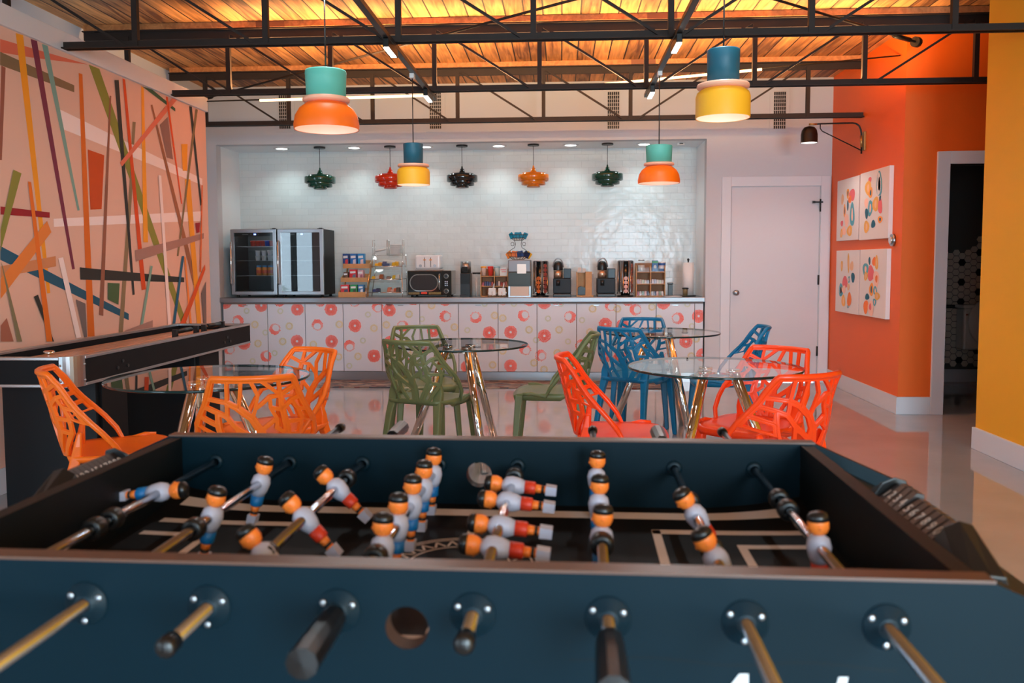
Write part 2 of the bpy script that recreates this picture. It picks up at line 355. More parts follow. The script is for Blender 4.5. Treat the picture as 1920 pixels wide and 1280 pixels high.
# the closed white door
d = struct('door_1', MB().box(DX0+0.002, DX1-0.002, YB+0.004, YB+0.045, 0.012, DZ), mat('white_door_paint', (204, 202, 207), 0.4), 0.002)
kb = MB().cyl((DX0+0.055, YB+0.003, 0.94), 0.028, -0.008, 20, 0, 'y').lathe([(0.012, -0.006), (0.012, -0.03), (0.028, -0.04), (0.03, -0.058), (0.02, -0.068), (0.0001, -0.07)], (DX0+0.055, YB+0.003, 0.94), 20, 0, 'y')
kb.build('door_knob', M_STAINLESS, d)
for z in (1.02, 0.28):
    MB().cyl((DX1-0.004, YB-0.004, z), 0.009, 0.1, 10).build('hinge', M_BLACK, d)
MB().cyl((DX1-0.004, YB-0.024, 1.77), 0.008, 0.13, 10).box(DX1-0.075, DX1+0.02, YB-0.035, YB-0.022, 1.86, 1.875).box(DX1-0.085, DX1-0.06, YB-0.04, YB-0.02, 1.855, 1.88).build('latch_guard', M_BLACK, d)
# window wall behind the viewpoint; its middle window is added for extra light
wz0, wz1 = 0.35, 2.55
ww = MB().box(-7.4, 3, -3.2, -3.05, 0, wz0).box(-7.4, 3, -3.2, -3.05, wz1, CEIL)
xs = [-7.4]+[v for a in WIN for v in a]+[3.0]
for i in range(0, len(xs), 2): ww.box(xs[i], xs[i+1], -3.2, -3.05, wz0, wz1)
struct('wall_front', ww, M_WALL)
for i, (a, b) in enumerate(WIN):
    f = MB().box(a, b, -3.1, -3.04, wz0, wz0+0.06).box(a, b, -3.1, -3.04, wz1-0.06, wz1).box(a, a+0.06, -3.1, -3.04, wz0+0.06, wz1-0.06).box(b-0.06, b, -3.1, -3.04, wz0+0.06, wz1-0.06).box((a+b)/2-0.03, (a+b)/2+0.03, -3.1, -3.04, wz0+0.06, wz1-0.06)
    struct('window_%d' % (i+1), f, M_BLACKM)
# washroom behind the doorway
YW = 9.0
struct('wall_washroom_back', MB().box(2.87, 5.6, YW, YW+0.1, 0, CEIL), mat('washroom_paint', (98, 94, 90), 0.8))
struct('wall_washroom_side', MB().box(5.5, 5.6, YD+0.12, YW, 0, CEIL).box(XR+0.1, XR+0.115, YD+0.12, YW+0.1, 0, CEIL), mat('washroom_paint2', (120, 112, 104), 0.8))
struct('baseboard_washroom', MB().box(2.9, 5.5, YW-0.02, YW, 0, 0.13), M_TRIM)

# hex tiles on the washroom wall: light cells with dark accents, stepped top edge
hx = MB(); pit = 0.068; R = pit/math.sqrt(3)
for i in range(24):
    x = 3.62+i*pit*0.866
    for j in range(28):
        z = 0.15+R+j*pit+(pit/2 if i % 2 else 0)
        top = 1.36 if x < 4.2 else 1.36+(x-4.2)*1.15
        if z > top or x > 5.3: continue
        pts = [(x+R*0.9*math.cos(k*PI/3), z+R*0.9*math.sin(k*PI/3)) for k in range(6)]
        dark = (i % 3 == 0 and (j + (i//3) % 3) % 3 == 0)
        hx.prism(pts, 'y', YW-0.008, YW+0.002, 1 if dark else 0)
tag(hx.build('hexagon_wall_tiles', [mat('grey_hex_tile', (232, 218, 202), 0.35), mat('black_hex_tile', (20, 20, 22), 0.35)]), 'grey and black hexagon tiling with stepped top edge in the dark washroom', 'tiles')
t = thing('grab_bar', 'black grab bar across the hexagon tiled washroom wall', 'grab bar', (3.8, YW-0.06, 0.79))
MB().tube([(0, 0.05, 0), (0.02, 0, 0), (0.78, 0, 0), (0.8, 0.05, 0)], 0.019, 10).build('bar', M_BLACK, t)
MB().cyl((0, 0.05, 0), 0.036, 0.012, 16, 0, 'y').build('flange', M_BLACK, t)
MB().cyl((0.8, 0.05, 0), 0.036, 0.012, 16, 0, 'y').build('flange', M_BLACK, t)
t = thing('toilet', 'white toilet with raised oval lid half hidden behind yellow wall', 'toilet', (4.27, 8.56, 0))
P = mat('white_porcelain', (236, 234, 230), 0.15)
MB().lathe([(0.11, 0.0), (0.115, 0.03), (0.10, 0.2), (0.15, 0.33), (0.19, 0.39), (0.17, 0.40), (0.12, 0.36), (0.001, 0.3)], (0, -0.16, 0), 24, 0, 'z', True, 0.95, 1.3).build('bowl', P, t)
MB().box(-0.21, 0.21, 0.16, 0.34, 0.36, 0.78).build('tank', P, t, 0.02)
MB().box(-0.22, 0.22, 0.15, 0.35, 0.78, 0.815).build('tank_lid', P, t, 0.01)
MB().lathe([(0.13, 0.0), (0.19, 0.0), (0.19, 0.025), (0.13, 0.025), (0.13, 0)], (0, -0.16, 0.40), 24, 0, 'z', True, 0.95, 1.25).build('seat', P, t)
MB().lathe([(0.001, 0), (0.185, 0), (0.19, -0.012), (0.18, -0.022), (0.001, -0.022)], (0, 0.13, 0.645), 28, 0, 'y', True, 1, 1.24).build('lid', P, t)
MB().cyl((-0.16, 0.16, 0.72), 0.012, -0.015, 10, 0, 'y').box(-0.2, -0.14, 0.135, 0.145, 0.713, 0.727).build('flush_lever', M_CHROME, t)

# ------------------------------------------------------------------ mural (a painted pattern lying in one wall plane)
MUR = [((205,100,75),[(0,73),(165,121),(60,108),(0,98)]),((120,95,66),[(0,97),(139,160),(139,173),(0,122)]),
((228,208,204),[(112,205),(379,335),(379,347),(120,243)]),((228,208,204),[(100,410),(377,396),(377,414),(101,425)]),
((125,125,48),[(166,121),(186,129),(352,612),(342,612)]),((225,142,20),[(29,62),(43,66),(94,549),(88,550)]),
((112,38,62),[(57,73),(69,77),(140,504),(135,505)]),((112,148,138),[(78,82),(89,86),(149,394),(145,395)]),
((138,78,62),[(2,123),(10,127),(3,300),(-3,300)]),((22,78,104),[(0,461),(241,588),(241,600),(0,487)]),
((202,98,14),[(147,137),(154,139),(177,630),(164,631)]),((187,68,8),[(164,280),(195,291),(190,392),(169,393)]),
((128,108,78),[(244,320),(250,321),(230,623),(222,623)]),((128,108,78),[(248,228),(254,229),(251,271),(246,270)]),
((38,38,36),[(149,501),(345,520),(345,529),(150,524)]),((134,82,62),[(205,179),(208,180),(193,592),(185,590)]),
((38,40,38),[(214,150),(222,150),(252,552),(248,553)]),((197,68,14),[(229,147),(234,149),(273,542),(265,544)]),
((52,82,52),[(266,162),(285,168),(328,203),(328,209)]),((226,147,30),[(264,161),(269,165),(277,454),(268,454)]),
((132,98,88),[(299,234),(314,219),(324,299),(312,295)]),((142,88,58),[(282,197),(285,196),(369,528),(362,535)]),
((205,108,82),[(322,181),(331,186),(228,312),(224,305)]),((202,74,14),[(310,181),(314,182),(341,382),(339,382)]),
((222,147,30),[(339,270),(351,270),(350,320),(342,320)]),((222,147,30),[(346,336),(356,336),(377,610),(369,610)]),
((40,44,40),[(354,199),(359,200),(378,385),(375,385)]),((122,102,68),[(366,204),(370,206),(334,480),(331,480)]),
((142,18,28),[(0,387),(92,398),(92,408),(0,402)]),((126,122,48),[(24,318),(39,325),(0,470),(0,430)]),
((192,124,80),[(0,499),(103,480),(104,499),(0,520)]),((212,118,48),[(87,414),(95,435),(0,560),(0,522)]),
((38,38,35),[(62,556),(70,552),(100,640),(96,640)]),((212,103,22),[(51,340),(57,341),(97,640),(86,640)]),
((228,208,204),[(108,484),(117,482),(151,632),(142,634)]),((108,94,92),[(141,561),(159,569),(162,632),(157,632)]),
((118,108,78),[(0,490),(4,500),(40,640),(31,640)]),((152,88,68),[(11,596),(24,640),(0,640),(0,610)]),
((64,90,55),[(201,530),(223,531),(221,571),(201,561)]),((152,113,103),[(252,469),(381,437),(381,447),(254,490)]),
((228,208,204),[(296,328),(301,329),(320,611),(314,611)]),((140,24,32),[(365,418),(374,417),(373,435),(367,437)]),
((32,88,118),[(340,480),(344,480),(327,611),(322,611)]),((226,128,52),[(344,481),(347,481),(359,612),(355,612)]),
((202,78,22),[(383,495),(384,505),(345,610),(335,610)]),((117,152,138),[(281,498),(285,499),(265,619),(260,619)]),
((152,117,107),[(232,620),(285,600),(285,614),(232,624)]),((205,95,30),[(377,347),(379,347),(376,510),(373,510)]),
((108,94,92),[(376,550),(385,527),(386,610),(381,610)]),
((90,114,68),[(206,690),(232,680),(226,728),(205,730)]),((128,112,80),[(238,660),(248,660),(217,800),(206,802)]),
((115,152,135),[(254,690),(261,690),(237,793),(229,795)]),((22,88,116),[(205,757),(261,750),(261,764),(205,774)]),
((138,20,34),[(244,764),(261,754),(261,766),(247,780)]),((125,125,48),[(306,640),(314,640),(318,690),(310,690)]),
((226,147,30),[(372,612),(378,612),(380,700),(375,700)]),((200,75,22),[(380,630),(388,630),(392,700),(384,700)]),((32,88,118),[(338,640),(344,640),(350,720),(343,720)])]
mm = MB(); mats = [mat('mural_pink', (228, 184, 164), 0.7)]
mm.poly([(XM, 2.6, 0.145), (XM, 7.2, 0.145), (XM, 7.2, 2.57), (XM, 2.6, 2.57)], 0)
cidx = {}
for k, (c, pts) in enumerate(MUR):
    if c not in cidx:
        cidx[c] = len(mats); mats.append(mat('mural_%d_%d_%d' % c, tuple(min(255, int(v*1.08)+4) for v in c), 0.7))
    q = [atx(px, py, XM) for px, py in pts]
    mm.poly([(XM+0.0006+0.00012*k, min(max(v.y, 2.62), 7.199), min(max(v.z, 0.147), 2.569)) for v in q], cidx[c])
o = mm.build('mural', mats)
tag(o, 'pale pink mural of crossing coloured bars on the left wall', 'mural')

# ------------------------------------------------------------------ counter run
YF = YB-0.005
def wx(px, Y): return aty(px, 500, Y).x
ed = [502.5, 573, 644, 716, 787.5, 860, 934, 1007, 1081, 1155, 1230, 1302]
edge = [wx(418, YF)]+[aty(e, 630, YF).x for e in ed]+[NX1-0.015]
edge[0] = NX0+0.03
ORD = 'first second third fourth fifth sixth seventh eighth ninth tenth eleventh twelfth thirteenth'.split()
F = [(360,130,0),(630,158,0),(882,158,0),(1062,282,0),(1320,165,0),(1650,320,0),(230,415,0),(628,398,0),(887,400,0),(1330,405,0),(1205,508,0),(1905,590,0),
(185,245,1),(462,307,1),(780,275,1),(1020,432,1),(1232,140,1),(1420,285,1),(1740,212,1),(120,455,1),(395,510,1),(105,585,1),(1480,520,1),(1560,450,1),(90,108,0),(215,100,1),(495,95,1),(800,96,1),(1060,98,1),(1318,85,0),(1500,80,0),(1740,85,0)]
G = [(250,170,2),(503,172,2),(1160,198,2),(390,333,2),(1122,393,2),(460,487,2),(295,547,2),(1020,582,2),(1565,232,2),(1740,370,2),(1905,315,2),(560,610,2),(860,610,2)]
Y_ = [(312,273,3),(335,415,3),(570,285,3),(520,400,3),(945,272,3),(750,422,3),(1205,300,3),(1085,512,3),(1468,195,3),(1298,275,3),(1637,130,3),(1808,292,3),(940,515,3),(1500,480,3),(1700,560,3)]
FL = [(400+x/4, 540+y/4, k) for x, y, k in F+G+Y_]
F8 = [(150,335,0),(310,330,0),(310,583,0),(563,358,0),(1020,270,0),(562,110,0),(30,590,0),(715,610,0),(1720,210,0),(1750,500,0),(1625,400,0),(1020,510,0),(1455,110,0),(1150,280,0),(1130,520,0),(1280,450,0),
(48,220,1),(408,205,1),(755,215,1),(1060,130,1),(1247,160,1),(1563,225,1),(420,460,1),(535,505,1),(840,430,1),(1500,520,1),(660,85,0),(1190,85,0),(450,85,0),(250,85,1),
(590,228,2),(740,400,2),(845,240,2),(1670,285,2),(115,118,2),(335,118,2),(685,118,2),(1635,120,2),(500,390,2),
(250,225,3),(190,205,3),(448,312,3),(925,155,3),(673,312,3),(905,330,3),(660,485,3),(175,575,3),(485,560,3),(250,470,3),(560,610,3),(1370,140,3),(1110,155,3),(1420,230,3),(1665,510,3),(890,560,3),(1700,380,3)]
FL += [(880+x/4, 540+y/4, k) for x, y, k in F8]
def clip(poly, lo, hi, ax):
    for sgn, lim in ((1, lo), (-1, -hi)):
        out = []
        for i in range(len(poly)):
            a, b = poly[i], poly[(i+1) % len(poly)]; da, db = sgn*a[ax]-lim, sgn*b[ax]-lim
            if da >= 0: out.append(a)
            if da*db < 0:
                t_ = da/(da-db); out.append((a[0]+(b[0]-a[0])*t_, a[1]+(b[1]-a[1])*t_))
        poly = out
        if len(poly) < 3: return []
    return poly
CT = 0.895
doorm = [mat('door_white_laminate', (208, 214, 224), 0.35), mat('print_red', (252, 86, 50), 0.5), mat('print_red_faded', (246, 120, 92), 0.5), mat('print_sage', (196, 205, 182), 0.5), mat('print_straw', (214, 203, 160), 0.5), mat('print_dark_red', (200, 60, 42), 0.5)]
zt, zb = CT-0.058, 0.105
for k in range(13):
    x0, x1 = edge[k], edge[k+1]
    t = thing('base_cabinet', 'white base cabinet with citrus slice print, %s from the left end of the counter' % ORD[k], 'cabinet', ((x0+x1)/2, YF, 0), 0, 'citrus print cabinets under the counter')
    c = (x0+x1)/2
    MB().box(x0-c, x1-c, 0.022, 0.52, 0.1, CT-0.0525).build('body', mat('cabinet_carcass', (150, 128, 122), 0.6), t)
    m = MB(); g = 0.0035
    m.box(x0-c+g, x1-c-g, 0, 0.02, zb, zt-0.012)
    rs = random.Random(k)
    for px, py, kd in FL:
        p = aty(px, py, YF)
        rad = (0.071, 0.064, 0.034, 0.043)[kd]
        if p.x+rad < x0 or p.x-rad > x1: continue
        nw = (26, 22, 12, 14)[kd]; rot = rs.random()*6; fade = rs.random()*6.28
        def ad(pts, mi):
            q = clip(clip(pts, x0-c+g, x1-c-g, 0), zb, zt-0.012, 1)
            if len(q) >= 3: m.poly([(a, -0.0008-0.0001*mi, b) for a, b in q], mi)
        for i in range(nw):
            a0 = rot+2*PI*i/nw; a1 = a0+2*PI/nw
            wgt = 0.5+0.5*math.cos((a0+a1)/2-fade)
            def S(r0, r1, f0, f1, mi):
                b0, b1 = a0+(a1-a0)*f0, a0+(a1-a0)*f1
                ad([(p.x-c+r0*math.cos(b0), p.z+r0*math.sin(b0)), (p.x-c+r1*math.cos(b0), p.z+r1*math.sin(b0)), (p.x-c+r1*math.cos(b1), p.z+r1*math.sin(b1)), (p.x-c+r0*math.cos(b1), p.z+r0*math.sin(b1))], mi)
            if kd == 0:
                S(rad*0.18, rad*(0.55+0.1*rs.random()), 0.1, 0.9, 1); S(rad*0.6, rad*(0.93+0.08*rs.random()), 0.14, 0.86, 1)
                if i % 2: S(rad*0.5, rad*0.62, 0, 1, 1)
            elif kd == 1:
                r0 = rad*(0.78-0.5*wgt); S(r0, rad*(0.9+0.12*rs.random()), 0.1, 0.55+0.35*wgt, 1 if wgt > 0.45 else 2)
            else:
                S(rad*0.55, rad*(0.8+0.1*rs.random()), 0.05, 0.95, kd+1); S(rad*0.82, rad, 0.2, 0.8, kd+1)
                if kd == 3: S(rad*0.15, rad*0.4, 0.3, 0.7, kd+1)
    m.build('door', doorm, t)
    if k in (0, 4, 6, 8, 9, 11):
        MB().box(-0.03, 0.03, -0.006, 0.0, zt-0.03, zt-0.022).build('finger_pull', M_STAINLESS, t)
ct = thing('countertop', 'long stainless steel countertop running over the citrus print cabinets', 'countertop', (-1.09, YF, 0))
MB().box(NX0+0.005+1.09, NX1-0.005+1.09, -0.028, NY-YF-0.002, CT-0.052, CT).build('worktop', mat('worktop_steel', (150, 150, 154), 0.38, metal=0.9), ct, 0.006)
struct('baseboard_counter', MB().box(NX0+0.03, NX1-0.03, YF+0.005, YF+0.018, 0, 0.098), M_STAINLESS)
tag(MB().box(-2.5, 1.04, 8.36, 8.92, 0.001, 0.011).build('runner_rug', rug_mat()), 'long faded woven runner rug on floor before the cabinets', 'rug')

# ------------------------------------------------------------------ ceiling vents, recessed lights, small ceiling device
for px, lab in ((535, 'wall vent grille above the two fridges'), (817, 'wall vent grille above the microwave'), (1150, 'wall vent grille above the coffee machines'), (1461, 'wall vent grille above the white door')):
    p0 = aty(px, 242, YB); p1 = aty(px, 172, YB)
    t = thing('wall_vent', 'tall white '+lab, 'vent', (p0.x, YB, p0.z), 0, 'vents high on the back wall')
    h = p1.z-p0.z
    MB().box(-0.1, 0.1, -0.008, -0.001, -0.03, h+0.03).build('faceplate', M_WALL, t)
    gm = MB().box(-0.062, 0.062, -0.0095, -0.008, 0, h, 0)
    for i in range(7): gm.box(-0.062+i*0.0205-0.002, -0.062+i*0.0205+0.002, -0.014, -0.0095, 0, h, 1)
    nn = int(h/0.035)
    for i in range(nn+1): gm.box(-0.062, 0.062, -0.014, -0.0095, i*h/nn-0.003, i*h/nn+0.003, 1)
    gm.build('grille', [M_BLACK, mat('vent_grey', (206, 202, 200), 0.5)], t)
for k, (px, py) in enumerate(((533,280),(665,277),(798,275),(935,273),(1070,271),(1208,269))):
    p = atz(px, py, NZ); x, y = p.x, 9.2
    t = thing('recessed_light', 'round recessed downlight in niche ceiling, %s from the left' % ORD[k], 'ceiling light', (x, y, NZ), 0, 'downlights over the counter')
    MB().lathe([(0.062, 0.0), (0.085, -0.0), (0.087, -0.006), (0.06, -0.008), (0.062, 0)], (0, 0, 0), 24).build('trim_ring', M_WHITEP, t)
    MB().cyl((0, 0, -0.006), 0.06, 0.004, 24).build('lens', mat('downlight_lens', (255, 255, 255), 0.4, emit=(0.95, 1.0, 1.0), estr=9), t)
    s_ = spot('downlight_beam', (x, y, NZ-0.02), 13, (0.78, 1.0, 1.0), 2.3, 0.05, (0, 0, 0), 0.8)
p = atz(1274, 270, NZ)
t = thing('smoke_detector', 'small white detector on niche ceiling right of the downlights', 'detector', (p.x, 9.15, NZ))
MB().cyl((0, 0, -0.03), 0.045, 0.03, 20).build('housing', M_WHITEP, t); MB().box(-0.02, 0.02, -0.048, -0.044, -0.02, -0.008).build('sensor_slot', M_BLACK, t)

# ------------------------------------------------------------------ roof trusses
TC = 0.645; SP = 0.81
def truss(Y, xl, xr, kl, kr, label):
    t = thing('roof_truss', label, 'truss', (TC, Y, 2.60), 0, 'steel roof trusses under the board ceiling')
    z0, z1 = 0.0, 0.44
    def ang(xa, xb, z, h, dirn):  # angle-iron chord: two leaves
        return MB().box(xa-TC, xb-TC, -0.036, 0.036, z, z+0.008*dirn).box(xa-TC, xb-TC, -0.010, 0.010, min(z, z+h*dirn), max(z, z+h*dirn))
    ang(xl, xr, -0.022, 0.044, 1).build('bottom_chord', M_STEEL, t); ang(xl, xr, CEIL-2.60-0.046, 0.07, -1).build('top_chord', M_STEEL, t)
    MB().box(xl-TC+0.02, xr-TC-0.02, -0.045, 0.045, CEIL-2.60-0.0455, CEIL-2.60-0.002).build('nailer', M_NAIL, t)
    for k in range(kl, kr+1):
        x = k*SP
        if not (xl < x+TC < xr): continue
        MB().box(x-0.017, x+0.017, -0.017, 0.017, -0.015, z1).build('web_post', M_STEEL, t)
    for k in range(kl, kr+1):
        x = k*SP
        xa, xb = (x+0.04, x+SP-0.05) if k < 0 else (x+SP-0.04, x+0.05)
        if min(xa, xb)+TC < xl or max(xa, xb)+TC > xr+0.25: continue
        ze = -0.02
        if max(xa, xb)+TC > xr: 
            continue
        MB().hexa([(xb-0.015, -0.03, ze), (xb+0.015, -0.03, ze), (xb+0.015, -0.012, ze), (xb-0.015, -0.012, ze)], [(xa-0.015, -0.03, z1), (xa+0.015, -0.03, z1), (xa+0.015, -0.012, z1), (xa-0.015, -0.012, z1)]).build('web_brace', M_STEEL, t)
    return t
truss(5.10, -3.75, XR-0.005, -6, 3, 'dark steel roof truss nearest the viewer, carrying both track lights')
truss(6.55, -3.75, 5.4, -6, 6, 'dark steel middle roof truss, running on past the orange corner')
truss(8.0, -3.75, XR-0.005, -6, 3, 'dark steel roof truss furthest back, closest to the white wall vents')
# bracing rods with turnbuckles
def rod_thing(name, label, a, b, r=0.009, tb=None):
    a, b = Vector(a), Vector(b); t = thing(name, label, 'brace rod', a)
    MB().tube([(0, 0, 0), b-a], r, 8).build('rod', M_STEEL, t)
    dd = (b-a).normalized()
    MB().tube([dd*0.12, dd*0.34], 0.019, 8).build('turnbuckle', M_BLACKM, t)
    MB().tube([dd*0.0, dd*0.045], 0.04, 10).build('anchor', M_BLACKM, t)
rod_thing('brace_rod', 'long thin brace rod slanting under the boards from the far left wall', (-3.78, 8.62, 2.94), (0.95, 4.9, 2.96))
rod_thing('brace_rod', 'thin brace rod anchored at top of orange wall, slanting toward viewer', (XR-0.01, 6.82, 2.95), (0.55, 5.0, 2.97))

# warm LED strips on the trusses washing the boards, and two lit cables
WARM = (1.0, 0.58, 0.25)
M_LED = mat('warm_led', (255, 200, 140), 0.4, emit=(1.0, 0.62, 0.32), estr=3.2)
def led_strip(Y, x0, x1, label, power):
    zz = 2.60; y = 0.024
    t = thing('led_strip', label, 'light strip', ((x0+x1)/2, Y+y, zz), 0, 'warm uplight strips on the trusses')
    L = (x1-x0)/2
    MB().box(-L, L, -0.009, 0.009, -0.01, 0.002).build('channel', M_BLACKM, t)
    MB().box(-L, L, -0.007, 0.007, 0.002, 0.006).build('diffuser', M_LED, t)
    area('strip_uplight', ((x0+x1)/2, Y+y, zz+0.01), (PI-0.25, 0, 0), x1-x0, 0.014, power, WARM, 2.9)
led_strip(5.10, -0.9, 1.7, 'warm light strip lying along the nearest truss', 6)
led_strip(6.55, -2.6, 2.45, 'warm light strip lying along the middle truss', 215)
def lit_cable(name, label, a, b, f0, f1):
    a, b = Vector(a), Vector(b); t = thing(name, label, 'light strip', a)
    MB().tube([(0, 0, 0), b-a], 0.006, 6).build('cable', M_BLACKM, t)
    MB().tube([(b-a)*f0+Vector((0, 0, -0.006)), (b-a)*f1+Vector((0, 0, -0.006))], 0.011, 8).build('led_tube', M_LED, t)
lit_cable('led_cable', 'glowing cable light from the mural wall to end of left track', aty(386, 190, 7.2), aty(818, 177, 6.75), 0.25, 0.97)
lit_cable('led_cable', 'glowing cable light slanting across to the orange wall', atx(1688, 104, XR-0.01), aty(1056, 164, 7.3), 0.4, 0.99)

# ------------------------------------------------------------------ track lights with spot heads
TZ = 2.555
M_LENS = mat('track_lens', (255, 250, 245), 0.3, emit=(1.0, 0.86, 0.76), estr=14)
def track(X, ys, label):
    t = thing('track_light', label, 'track light', (X, 3.0, TZ), 0, 'black track lights running away from the viewer')
    MB().box(-0.018, 0.018, 0.0, 3.78, 0, 0.03).build('rail', M_BLACKM, t, 0.002)
    for Y in (5.10, 6.55): MB().tube([(0, Y-3.0, 0.03), (0, Y-3.0, 0.055)], 0.006, 6).build('hanger', M_BLACKM, t)
    for Y in ys:
        h = MB().box(-0.017, 0.017, Y-3.0-0.14, Y-3.0+0.14, -0.05, 0.0)
        ho = h.build('lamp_head', M_BLACKM, t, 0.004)
        MB().box(-0.015, 0.015, Y-3.0-0.13, Y-3.0+0.10, -0.056, -0.0501).build('lens', M_LENS, ho)
        area('track_beam', (X, Y, TZ-0.07), (0, 0, 0), 0.03, 0.26, 6, (0.84, 0.94, 1.0))
track(-1.01, (3.75, 5.03, 6.45), 'black ceiling track light on the left, over the pendant with teal top nearest viewer')
track(0.67, (3.60, 5.05, 6.45), 'black ceiling track light on the right, nearer the yellow wall')

# ------------------------------------------------------------------ large two-tone pendants
M_TEAL = mat('pendant_mint', (92, 178, 160), 0.55); M_PORANGE = mat('pendant_orange', (255, 108, 0), 0.5); M_NAVY = mat('pendant_petrol', (10, 84, 104), 0.5); M_PYEL = mat('pendant_yellow', (248, 176, 34), 0.5)
M_PIN = mat('pendant_inner', (238, 210, 196), 0.6); M_RING = mat('pendant_ring', (240, 176, 146), 0.4)
def pendant(X, Y, zr, kind, label, s=1.0):
    t = thing('pendant_lamp', label, 'pendant lamp', (X, Y, zr), 0, 'large two-tone pendant lamps')
    def SCL(p): return [(r*s, h*s) for r, h in p]
    if kind == 0:
        MB().lathe(SCL([(0.142, 0), (0.144, 0.02), (0.136, 0.06), (0.118, 0.09), (0.09, 0.112), (0.06, 0.12)]), n=40).build('shade', M_PORANGE, t)
        MB().lathe(SCL([(0.139, 0.001), (0.140, 0.02), (0.132, 0.058), (0.115, 0.086), (0.088, 0.107), (0.001, 0.113)]), n=40).build('shade_lining', M_PIN, t)
        MB().lathe(SCL([(0.05, 0.118), (0.102, 0.122), (0.104, 0.13), (0.1, 0.138), (0.05, 0.14)]), n=40).build('ring', M_RING, t)
        MB().lathe(SCL([(0.05, 0.14), (0.086, 0.142), (0.0905, 0.25), (0.088, 0.256), (0.001, 0.256)]), n=40).build('cap', M_TEAL, t); zt = 0.256*s
    else:
        MB().lathe(SCL([(0.113, 0), (0.113, 0.088), (0.107, 0.105), (0.09, 0.118), (0.05, 0.121)]), n=40).build('shade', M_PYEL, t)
        MB().lathe(SCL([(0.11, 0.001), (0.11, 0.086), (0.104, 0.1), (0.088, 0.112), (0.001, 0.115)]), n=40).build('shade_lining', M_PIN, t)
        MB().lathe(SCL([(0.05, 0.12), (0.107, 0.124), (0.109, 0.132), (0.106, 0.14), (0.05, 0.142)]), n=40).build('ring', M_RING, t)
        MB().lathe(SCL([(0.05, 0.142), (0.066, 0.143), (0.068, 0.278), (0.066, 0.282), (0.001, 0.282)]), n=40).build('cap', M_NAVY, t); zt = 0.282*s
    MB().tube([(0, 0, zt), (0, 0, TZ-zr)], 0.0035, 6).build('cord', M_BLACK, t)
    MB().box(-0.015, 0.015, -0.03, 0.03, TZ-zr-0.031, TZ-zr-0.001).build('track_adapter', M_WHITEP, t)
    MB().sphere((0, 0, 0.07*s), 0.03, 14).lathe([(0.016, 0.09*s), (0.016, 0.112*s)], n=12).build('bulb', mat('pendant_bulb', (250, 235, 220), 0.4, emit=(1.0, 0.78, 0.6), estr=0.5), t)
    point('pendant_glow', (X, Y, zr+0.03), 0.5, (1.0, 0.78, 0.6), 0.03)
def pend_px(px, py, X, kind, label, s=1.0):
    p = atx(px, py, X); pendant(X, p.y, p.z, kind, label, s)
pendant(-1.04, 3.73, 1.853, 0, 'big orange dome pendant with mint top, nearest on the left track')
pendant(0.68, 3.64, 1.864, 1, 'yellow drum pendant with petrol blue top, nearest on the right track')
pendant(-1.02, 5.82, 1.80, 1, 'smaller looking yellow drum pendant with petrol top, in front of red disc lamp')
pendant(0.67, 5.88, 1.80, 0, 'smaller looking orange dome pendant with mint top, before the tiled niche right end')

# five glossy tiered pendants over the counter
TIER = [(599, 'green', (14, 72, 54), 'dark green tiered disc pendant at left end of the niche'), (731, 'red', (226, 52, 14), 'red tiered disc pendant partly behind the yellow drum pendant'), (866, 'black', (24, 26, 26), 'black tiered disc pendant in middle of the niche'), (1000, 'orange', (244, 128, 14), 'orange tiered disc pendant right of the black one'), (1139, 'green2', (14, 70, 52), 'dark green tiered disc pendant beside the right orange dome lamp')]
for px, nm, c, lab in TIER:
    X = aty(px, 276, 9.13).x; t = thing('tiered_pendant', lab, 'pendant lamp', (X, 9.13, NZ), 0, 'tiered disc pendants over the counter')
    m = mat('gloss_'+nm, c, 0.08, coat=0.6)
    MB().cyl((0, 0, -0.018), 0.062, 0.018, 24).build('canopy', M_BLACK, t)
    MB().tube([(0, 0, -0.018), (0, 0, -0.235)], 0.003, 6).build('cord', M_BLACK, t)
    MB().lathe([(0.008, -0.225), (0.012, -0.25), (0.024, -0.258), (0.026, -0.275), (0.034, -0.29), (0.034, -0.31)], n=20).build('socket_cover', m, t)
    z = -0.305
    MB().lathe([(0.03, z), (0.125, z), (0.125, z-0.06), (0.1, z-0.07)], n=36).lathe([(0.128, z-0.02), (0.165, z-0.018), (0.168, z-0.022), (0.168, z-0.085), (0.164, z-0.085), (0.164, z-0.025), (0.128, z-0.024)], n=36).build('upper_tier', m, t)
    MB().lathe([(0.1, z-0.07), (0.13, z-0.07), (0.132, z-0.075), (0.132, z-0.125), (0.129, z-0.125), (0.129, z-0.078), (0.08, z-0.075), (0.078, z-0.1)], n=36).build('middle_tier', m, t)
    MB().lathe([(0.06, z-0.09), (0.072, z-0.1), (0.072, z-0.15), (0.069, z-0.15), (0.069, z-0.1)], n=36).build('lower_tier', m, t)
    MB().cyl((0, 0, z-0.145), 0.066, 0.003, 24).build('diffuser', mat('tier_diffuser', (190, 180, 180), 0.5), t)

